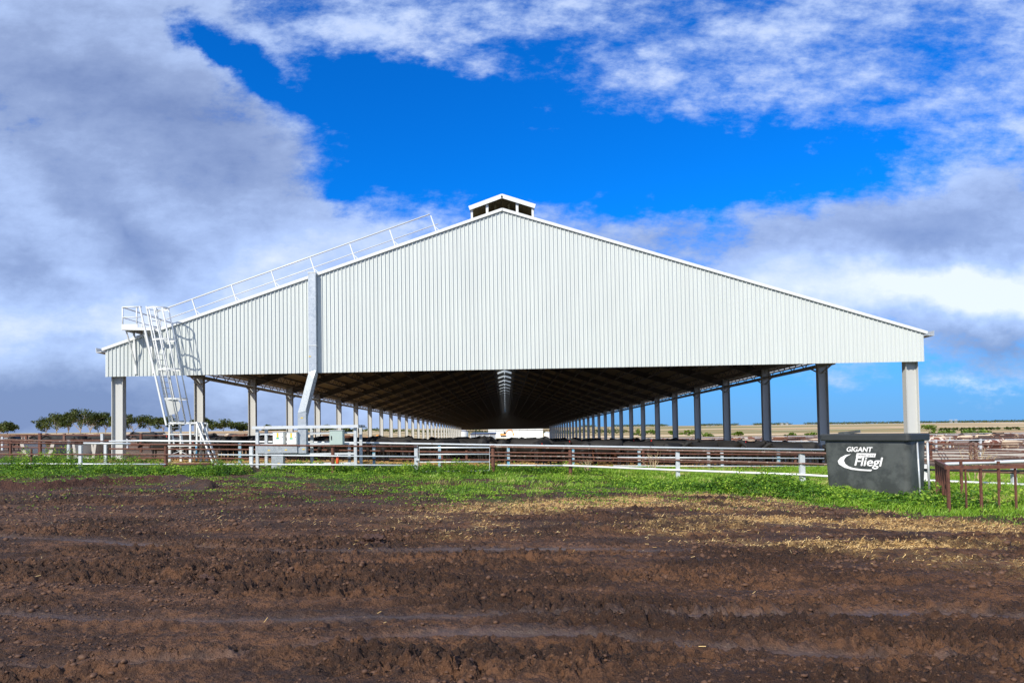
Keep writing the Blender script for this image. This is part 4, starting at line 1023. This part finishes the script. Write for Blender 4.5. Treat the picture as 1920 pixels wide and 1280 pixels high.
# bushes: (px, py of base, radius x, radius y, height, density)
clumps = [(20, 893, 2.2, .8, .40, 1.), (70, 882, 1.7, .9, .85, 1.3), (105, 880, 1.6, .8, .90, 1.3), (45, 872, 1.4, .9, .6, 1), (155, 884, 1.5, .8, .5, 1), (210, 888, 1.8, .8, .45, 1.1), (262, 886, 1.6, .8, .50, 1.1), (185, 868, 2.2, .8, .35, .7), (250, 866, 1.5, .7, .45, .6), (300, 889, 1.0, .6, .30, .9), (345, 889, 1.2, .6, .40, 1), (410, 890, .8, .6, .70, 1.2), (432, 888, .7, .5, .60, 1.1), (378, 892, .8, .5, .35, .8),
          (590, 884, 1.6, .7, .50, 1.1), (640, 886, 1.5, .6, .45, 1.1), (700, 886, 1.6, .6, .45, 1.1), (745, 888, 1.2, .6, .42, 1.1), (810, 890, 1.3, .6, .48, 1.1), (850, 890, 1.4, .6, .55, 1.2), (905, 889, 1.2, .5, .50, 1.1), (975, 887, 1.5, .6, .45, 1), (1035, 886, 1.4, .6, .45, 1), (1090, 888, 1.0, .5, .32, .9), (430, 885, .5, .4, .5, 1),
          (1200, 912, 1.2, .5, .22, 1), (1245, 915, 1.2, .5, .24, 1), (1300, 919, 1.2, .5, .25, 1), (1360, 920, 1.3, .5, .36, 1.1), (1410, 922, 1.3, .6, .55, 1.3), (1455, 926, 1.3, .6, .50, 1.3), (1500, 930, 1.3, .6, .42, 1.2), (1545, 936, 1.0, .5, .32, 1.1), (1590, 940, .9, .5, .28, 1.1), (1640, 944, .9, .5, .30, 1.1), (1700, 950, .9, .6, .40, 1.2), (1745, 948, .8, .6, .50, 1.2), (1780, 958, .8, .5, .35, 1.2), (1730, 925, .7, .6, .45, 1.1), (1810, 955, .7, .6, .40, .9), (1860, 945, .8, .8, .45, .8), (1905, 950, .8, .7, .40, .8), (1160, 905, 1.5, .6, .2, .9), (1420, 884, 1.2, .6, .25, .6)]
PV = []; SZ = []; TN = []
for (px_, py_, rx, ry, hh, dn) in clumps:
    hh *= .80 if px_ < 1150 else .95
    c_ = G(px_, py_); n = int(2700*rx*ry*dn*(.5+hh)*(.7 if px_ < 330 else 1))
    a_ = rng.uniform(0, 2*PI, n); r_ = np.sqrt(rng.random(n)); x = c_.x+np.cos(a_)*r_*rx*1.25; y = c_.y+np.sin(a_)*r_*ry*1.2
    lump = fbm(x*2.6, y*2.6, 3, 60); top = hh*np.clip(1-r_**2.2, 0, 1)**.6*(.05+2.0*lump**1.3)
    z = top*rng.random(n)**.45
    PV.append(np.stack([x, y, surf(x, y)+z], -1)); SZ.append(np.full(n, .034)); TN.append(np.clip(.38+rng.normal(0, .24, n)+1.5*(lump-.5)+rng.normal(0, .10), 0, 1))  # shade painted into tone: hollows between lumps darker, tall lumps lighter
# small sparse patches out on the mud
x, y = scatter(160000, -19, 12, 14, 25); keep = (fbm(x*1.1+40, y*2.0, 4, 171, .6) > .585) & (rng.random(len(x)) < .5*sst(14, 19, y)) & (np.abs(x/y) < .8)
x, y = x[keep], y[keep]; PV.append(np.stack([x, y, surf(x, y)+.035*rng.random(len(x))+.008], -1)); SZ.append(np.full(len(x), .020)); TN.append(np.clip(rng.normal(.6, .2, len(x)), 0, 1))
# low ground cover
x, y = scatter(520000, -24, 21, 14, 31.5)
e_ = y-wedge(x)+(fbm(x*.7, y*.7, 3, 77)-.5)*3.2; n1 = fbm(x*.9, y*1.0, 4, 71, .6); n2 = fbm(x*3.2, y*3.2, 3, 73)
dens = sst(-1.6, .7, e_)*(1-sst(30.2, 31.4, y)); thr = .615-.080*sst(-.5, 3.5, e_)-.06*sst(1, 9, x)+.035*sst(-7, -11, x)
heapm = np.exp(-(((x-hp.x)/.5)**2+((y-hp.y)/.45)**2)); berm = (x < XY(325, 23))*np.exp(-((y-np.interp(x, *pline(tracks[13][0])))/.55)**2)
keep = (rng.random(len(x)) < dens*sst(-.03, .05, n1*.7+n2*.3-thr+.05)) & (rng.random(len(x)) > heapm*1.2) & (rng.random(len(x)) > berm*1.1)
keep &= (np.abs(x/y) < .80)
x, y = x[keep], y[keep]; hgt = .02+.11*sst(.45, .7, fbm(x*1.7, y*1.7, 3, 75))*sst(0, 3, y-wedge(x))
PV.append(np.stack([x, y, surf(x, y)+hgt*rng.random(len(x))+.01], -1)); SZ.append(np.full(len(x), .024)); TN.append(np.clip(rng.normal(.45, .2, len(x))+.9*(fbm(x*.8, y*.8, 3, 78)-.45), 0, 1))
P_ = np.concatenate(PV); S_ = np.concatenate(SZ); T_ = np.concatenate(TN)
V_, Q_ = leaves(P_, S_, .7); w_ = npmesh('weeds', V_, Q_, weedm, np.repeat(T_, 4), kind='stuff'); tag(w_, 'bright green leafy weeds growing along the pipe fences', 'weeds')
def blades(x, y, h, wd, lean=.5, z0=None, flat=False):
    n = len(x); a_ = rng.uniform(0, 2*PI, n); l_ = rng.uniform(.1, lean, n)*h; base = np.stack([x, y, surf(x, y) if z0 is None else z0], -1)
    d = np.stack([np.cos(a_)*l_, np.sin(a_)*l_, h*np.where(flat, .1, 1)], -1); s = np.stack([-np.sin(a_), np.cos(a_), np.zeros(n)], -1)*(wd/2)[:, None] if not np.isscalar(wd) else np.stack([-np.sin(a_), np.cos(a_), np.zeros(n)], -1)*wd/2
    V_ = np.stack([base-s, base+s, base+d*np.array([.5, .5, .72])+s*.7, base+d], 1).reshape(-1, 3)
    return V_, np.arange(4*n).reshape(-1, 4)
x, y = scatter(620000, -24, 21, 13, 31.2)
e_ = y-wedge(x); xr_ = sst(3.5, 8.0, x)
lawn = xr_*sst(.2, 1.2, e_)*(1-sst(30.0, 31, y))
right = sst(10.2, 11.2, x)*sst(.5, 1.5, e_)
sparse = sst(-2.2, .2, e_)*sst(.50, .60, fbm(x*1.1, y*1.3, 3, 81))*.35*sst(-6, 4, x)
keep = rng.random(len(x)) < np.clip(lawn*(.35+.9*fbm(x*1.5, y*1.5, 3, 83))+right*.5+sparse, 0, 1); keep &= np.abs(x/y) < .80
x, y = x[keep], y[keep]; hg = (.05+.16*fbm(x*1.2, y*1.2, 3, 85)*sst(0, 1.5, y-wedge(x))+.13*sst(10.8, 12, x)*sst(.8, 2, y-wedge(x)))*rng.uniform(.5, 1.2, len(x))
V_, Q_ = blades(x, y, hg, .014, .8)
dry = sst(.56, .68, fbm(x*.9, y*1.6, 3, 87)); tn = np.clip(rng.normal(.38, .18, len(x))+dry*.45, 0, 1)
w_ = npmesh('grass', V_, Q_, grassm, np.repeat(tn, 4), kind='stuff'); tag(w_, 'fresh green grass on the slope between the pipe fence and the mud', 'grass')
# straw blades
x, y = scatter(420000, -6, 17, 9, 21); m = strawf(x, y); nn = fbm(x*5, y*8, 3, 91)
keep = rng.random(len(x)) < m**1.1*sst(.32, .60, nn); x1, y1 = x[keep], y[keep]
x, y = scatter(26000, -14, 16, 4.2, 24); keep = rng.random(len(x)) < .02+.11*sst(8, 14, y)+.5*sst(.5, .65, fbm(x*.5, y*.6, 3, 93))*sst(9, 12, y); x2, y2 = x[keep], y[keep]
# pen straw near the shed mouth
x, y = scatter(60000, -18, 18, 30.6, 36.5); keep = rng.random(len(x)) < sst(.42, .55, fbm(x*.8, y*1.2, 3, 95)); x3, y3 = x[keep], y[keep]
x = np.concatenate([x1, x2, x3]); y = np.concatenate([y1, y2, y3]); n = len(x)
a_ = rng.uniform(0, PI, n); L = np.where(np.arange(n) < len(x1)+len(x2), rng.uniform(.02, .075, n), rng.uniform(.08, .2, n)); wd = np.where(np.arange(n) < len(x1)+len(x2), rng.uniform(.003, .007, n), .02)
dx_, dy_ = np.cos(a_)*L/2, np.sin(a_)*L/2; z = surf(x, y)+rng.uniform(.006, .028, n); tl_ = rng.normal(0, .012, n)
sx_, sy2 = -np.sin(a_)*wd/2, np.cos(a_)*wd/2
V_ = np.stack([np.stack([x-dx_-sx_, y-dy_-sy2, z-tl_], -1), np.stack([x+dx_-sx_, y+dy_-sy2, z+tl_], -1), np.stack([x+dx_+sx_, y+dy_+sy2, z+tl_+.004], -1), np.stack([x-dx_+sx_, y-dy_+sy2, z-tl_+.004], -1)], 1).reshape(-1, 3)
w_ = npmesh('straw', V_, np.arange(4*n).reshape(-1, 4), strawm, np.repeat(np.clip(rng.normal(.5, .25, n), 0, 1), 4), kind='stuff'); tag(w_, 'golden loose straw strewn over the mud', 'straw')
# loose crumbs and clods of mud
x, y = scatter(150000, -17, 17, 4.0, 22); k_ = (np.abs(x/y) < .80) & (rng.random(len(x)) < sst(.36, .60, fbm(x*.9, y*1.8, 4, 201))*np.clip(7/y, .15, 1))
x, y = x[k_], y[k_]
ixx = np.clip(np.searchsorted(GX, x)-1, 0, len(GX)-2); iyy = np.clip(np.searchsorted(GY, y)-1, 0, len(GY)-2)
k_ = wetm[iyy, ixx] < .35; x, y = x[k_], y[k_]; n = len(x)
bm = bmesh.new(); bmesh.ops.create_icosphere(bm, subdivisions=1, radius=1); iv = np.array([v.co[:] for v in bm.verts]); bm.faces.ensure_lookup_table(); ifc = np.array([[v.index for v in f.verts] for f in bm.faces]); bm.free()
rs = np.clip(np.exp(rng.normal(-4.95, .55, n)), .004, .026)*np.clip(y/6.5, 1, 1.7)
vv = iv[None]*rs[:, None, None]*rng.uniform(.65, 1.35, (n, len(iv), 1))*np.stack([rng.uniform(.8, 1.6, n), rng.uniform(.8, 1.4, n), rng.uniform(.55, 1.0, n)], -1)[:, None, :]
vv = vv+np.stack([x, y, surf(x, y)+rs*.35], -1)[:, None, :]
ff = (ifc[None]+(np.arange(n)*len(iv))[:, None, None]).reshape(-1, 3)
crm = mat('mud_crumb', (.090, .042, .021), .75, 0, .6, 9, col2=(.13, .066, .034))
w_ = npmesh('mud_crumbs', vv.reshape(-1, 3), ff, crm, None, nper=3, kind='stuff'); tag(w_, 'loose brown crumbs of mud lying over the churned ground', 'mud')
# dry stalk bush behind the rusty rack, thistle by the fence
def stalks(px, py, Y_, h, n, label, spread=.6):
    q = W(px, py, Y_); z = g1(q.x, Y_); g = MB()
    for i in range(n):
        a_ = random.uniform(0, 2*PI); l_ = random.uniform(.3, 1)*spread; t = Vector((q.x+math.cos(a_)*l_, Y_+math.sin(a_)*l_, z+h*random.uniform(.6, 1))); b0 = Vector((q.x+random.uniform(-.1, .1), Y_, z-.05)); m_ = b0.lerp(t, .5)+Vector((0, 0, h*.08))
        g.tube([b0, m_, t], [.014, .010, .004], 5)
        for k in range(3):
            s_ = m_.lerp(t, random.random()); g.tube([s_, s_+Vector((random.uniform(-.2, .2), random.uniform(-.2, .2), random.uniform(.05, .25)))*h], [.006, .003], 4)
    tag(g.build('dry_plant', drym), label, 'dry plant')
stalks(1828, 870, 22.5, 1.25, 11, 'tall bare straw coloured weed rising behind the rusty rack', .7); stalks(1225, 872, 29, .75, 12, 'thin dry weed stems beside the rusty post in the pen fence', .5); stalks(1105, 868, 28, .6, 9, 'small dry flowering weed against the middle rails', .4)
# ------------------------------------------------------------------ sun and sky
SUN_EL, SUN_AZ = math.radians(36), math.radians(31)
sd = Vector((-math.sin(SUN_AZ)*math.cos(SUN_EL), -math.cos(SUN_AZ)*math.cos(SUN_EL), math.sin(SUN_EL)))
sl = bpy.data.lights.new('sun', 'SUN'); sl.energy = 4.5; sl.angle = math.radians(.5); sl.color = (1, .93, .82)
so = bpy.data.objects.new('sun', sl); COL.objects.link(so); so.rotation_euler = sd.to_track_quat('Z', 'Y').to_euler(); so.location = (-30, -40, 60)
wd_ = bpy.data.worlds.new('World'); SC.world = wd_; wd_.use_nodes = True
b = NB(wd_.node_tree); out = b.n('ShaderNodeOutputWorld'); bg = b.n('ShaderNodeBackground', i={'Strength': .1})
sky = b.n('ShaderNodeTexSky', sky_type='NISHITA', sun_disc=False, sun_elevation=SUN_EL, sun_rotation=math.atan2(sd.x, sd.y), ozone_density=2.5, air_density=1.0, dust_density=.4)
dirv = b.n('ShaderNodeTexCoord').outputs['Generated']
sp = b.n('ShaderNodeSeparateXYZ', i={0: dirv}); ay = b.m('MAXIMUM', b.m('ABSOLUTE', sp.outputs[1]), .12)
u = b.m('DIVIDE', sp.outputs[0], ay); v = b.m('DIVIDE', sp.outputs[2], ay)
uv = b.n('ShaderNodeCombineXYZ', i={0: u, 1: v, 2: 0.0}).outputs[0]
w1 = b.n('ShaderNodeTexNoise', i={'Scale': 3.2, 'Detail': 5, 'Roughness': .55, 'Vector': uv}).outputs['Color']
w1 = b.n('ShaderNodeVectorMath', operation='SUBTRACT', i={0: w1, 1: (.5, .5, .5)}).outputs[0]
w2 = b.n('ShaderNodeTexNoise', i={'Scale': 13, 'Detail': 7, 'Roughness': .62, 'Vector': uv}).outputs['Color']
w2 = b.n('ShaderNodeVectorMath', operation='SUBTRACT', i={0: w2, 1: (.5, .5, .5)}).outputs[0]
wv = b.n('ShaderNodeVectorMath', operation='MULTIPLY_ADD', i={0: w1, 1: (.20, .14, 0), 2: uv}).outputs[0]
wv = b.n('ShaderNodeVectorMath', operation='MULTIPLY_ADD', i={0: w2, 1: (.075, .055, 0), 2: wv}).outputs[0]
def blobs(lst, base):
    acc = base
    for (px_, py_, rx, ry, rot, amp) in lst:
        d = ray(px_, py_); cu, cv = d.x/d.y, d.z/d.y
        mp_ = b.n('ShaderNodeMapping', vector_type='TEXTURE', i={'Vector': wv, 'Location': (cu, cv, 0), 'Rotation': (0, 0, math.radians(rot)), 'Scale': (rx/1300, ry/1300, 1)}).outputs[0]
        gt_ = b.n('ShaderNodeTexGradient', gradient_type='QUADRATIC_SPHERE', i={'Vector': mp_}).outputs['Fac']
        acc = b.m('MULTIPLY_ADD', gt_, amp, acc)
    return acc
def half(p0, p1, w0, amp, acc):                        # soft half plane on the left of the line p0 -> p1
    A_, B_ = ray(*p0), ray(*p1); a0, a1, b0, b1 = A_.x/A_.y, A_.z/A_.y, B_.x/B_.y, B_.z/B_.y
    L = math.hypot(b0-a0, b1-a1); nx, ny = -(b1-a1)/L, (b0-a0)/L
    d = b.n('ShaderNodeVectorMath', operation='DOT_PRODUCT', i={0: wv, 1: (nx, ny, 0)}).outputs['Value']
    c0 = nx*a0+ny*a1; return b.m('MULTIPLY_ADD', b.ss(d, c0-w0, c0+w0), amp, acc)
#  px, py, rx, ry, rotation, amount
cover = half((640, 420), (360, -60), .12, 1.25, -.55)
cover = half((300, 60), (2000, 330), .16, .76, cover)
cover = b.m('MULTIPLY_ADD', b.ss(sp.outputs[1], .1, -.3), 1.0, cover)  # unseen cloud added behind the camera to neutralise the blue fill light
cover = blobs([(405, 100, 260, 85, -40, -1.9), (760, 200, 420, 130, -14, -.75), (620, 370, 150, 70, 0, -.6), (700, 60, 500, 120, -4, .5), (1500, 200, 700, 160, -4, .35),
               (560, 560, 900, 330, 0, 1.5), (1750, 560, 720, 220, -3, 2.1), (1740, 430, 520, 170, 8, 1.7), (1200, 450, 800, 230, 0, .95), (1850, 330, 380, 160, 0, .4), (1800, 720, 700, 150, 0, .55), (200, 760, 900, 180, 0, .45), (1330, 320, 560, 130, 0, -.75), (860, 150, 260, 60, -14, -.4)], cover)
nz = b.noise(b.n('ShaderNodeMapping', i={'Vector': uv, 'Scale': (1, 2.4, 1), 'Rotation': (0, 0, .25)}).outputs[0], 5.5, 9, .62)
nz2 = b.noise(b.n('ShaderNodeMapping', i={'Vector': uv, 'Scale': (1, 1.6, 1), 'Rotation': (0, 0, .35)}).outputs[0], 22, 7, .68)
nz3 = b.noise(b.n('ShaderNodeMapping', i={'Vector': uv, 'Scale': (1, 1.8, 1), 'Rotation': (0, 0, .35)}).outputs[0], 75, 6, .7)
cov = b.m('ADD', cover, b.m('MULTIPLY_ADD', nz, 1.75, b.m('MULTIPLY_ADD', nz2, .85, b.m('MULTIPLY_ADD', nz3, .30, -1.44))))
cm = b.ss(cov, -.16, .62)
shade = blobs([(120, 150, 700, 230, -20, -.50), (350, 230, 420, 150, -25, -.25), (230, 430, 560, 120, -42, -.48), (400, 330, 380, 150, -15, -.30), (60, 520, 300, 110, -20, -.35), (300, 620, 900, 180, -4, .50), (560, 490, 420, 110, 10, .30), (560, 200, 300, 120, -35, .20), (200, 640, 300, 60, 0, -.30),
               (1740, 430, 560, 150, 8, -.42), (1790, 540, 640, 110, -4, 1.1), (1880, 640, 400, 110, 0, -.55), (1850, 735, 300, 50, 0, .8), (1500, 180, 900, 330, 0, .12), (800, 60, 500, 130, 0, .2), (60, 770, 800, 160, 0, -.9), (1250, 450, 600, 160, 0, -.25)], .52)
shd = b.m('ADD', shade, b.m('MULTIPLY_ADD', nz, .80, b.m('MULTIPLY_ADD', nz2, .34, -.57)))
rp = b.n('ShaderNodeValToRGB', i={0: shd}); e = rp.color_ramp.elements; e[0].color = c4((.20, .27, .47)); e[1].color = c4((.84, .89, .99)); x_ = e.new(.30); x_.color = c4((.30, .385, .60)); x_ = e.new(.62); x_.color = c4((.47, .60, .89))
cc_ = b.n('ShaderNodeVectorMath', operation='SCALE', i={0: rp.outputs[0], 'Scale': 10.0}).outputs[0]
skc = b.mix(1.0, sky.outputs[0], c4((.015, .70, 1.72)), 'MULTIPLY')
hz_ = b.ss(v, .22, .0)
skc = b.mix(b.m('MULTIPLY', hz_, .85), skc, b.mix(b.ss(u, -.5, .3), c4((1.5, 2.6, 5.4)), c4((1.75, 3.7, 7.2))))
fin = b.mix(b.m('MULTIPLY', cm, .88), skc, cc_)
b.nt.links.new(fin, bg.inputs[0]); b.nt.links.new(bg.outputs[0], out.inputs[0])
SC.view_settings.view_transform = 'Standard'; SC.view_settings.look = 'None'; SC.view_settings.gamma = 1; SC.view_settings.exposure = 0.22
SC.render.engine = 'CYCLES'; SC.cycles.max_bounces = 8; SC.cycles.sample_clamp_indirect = 8
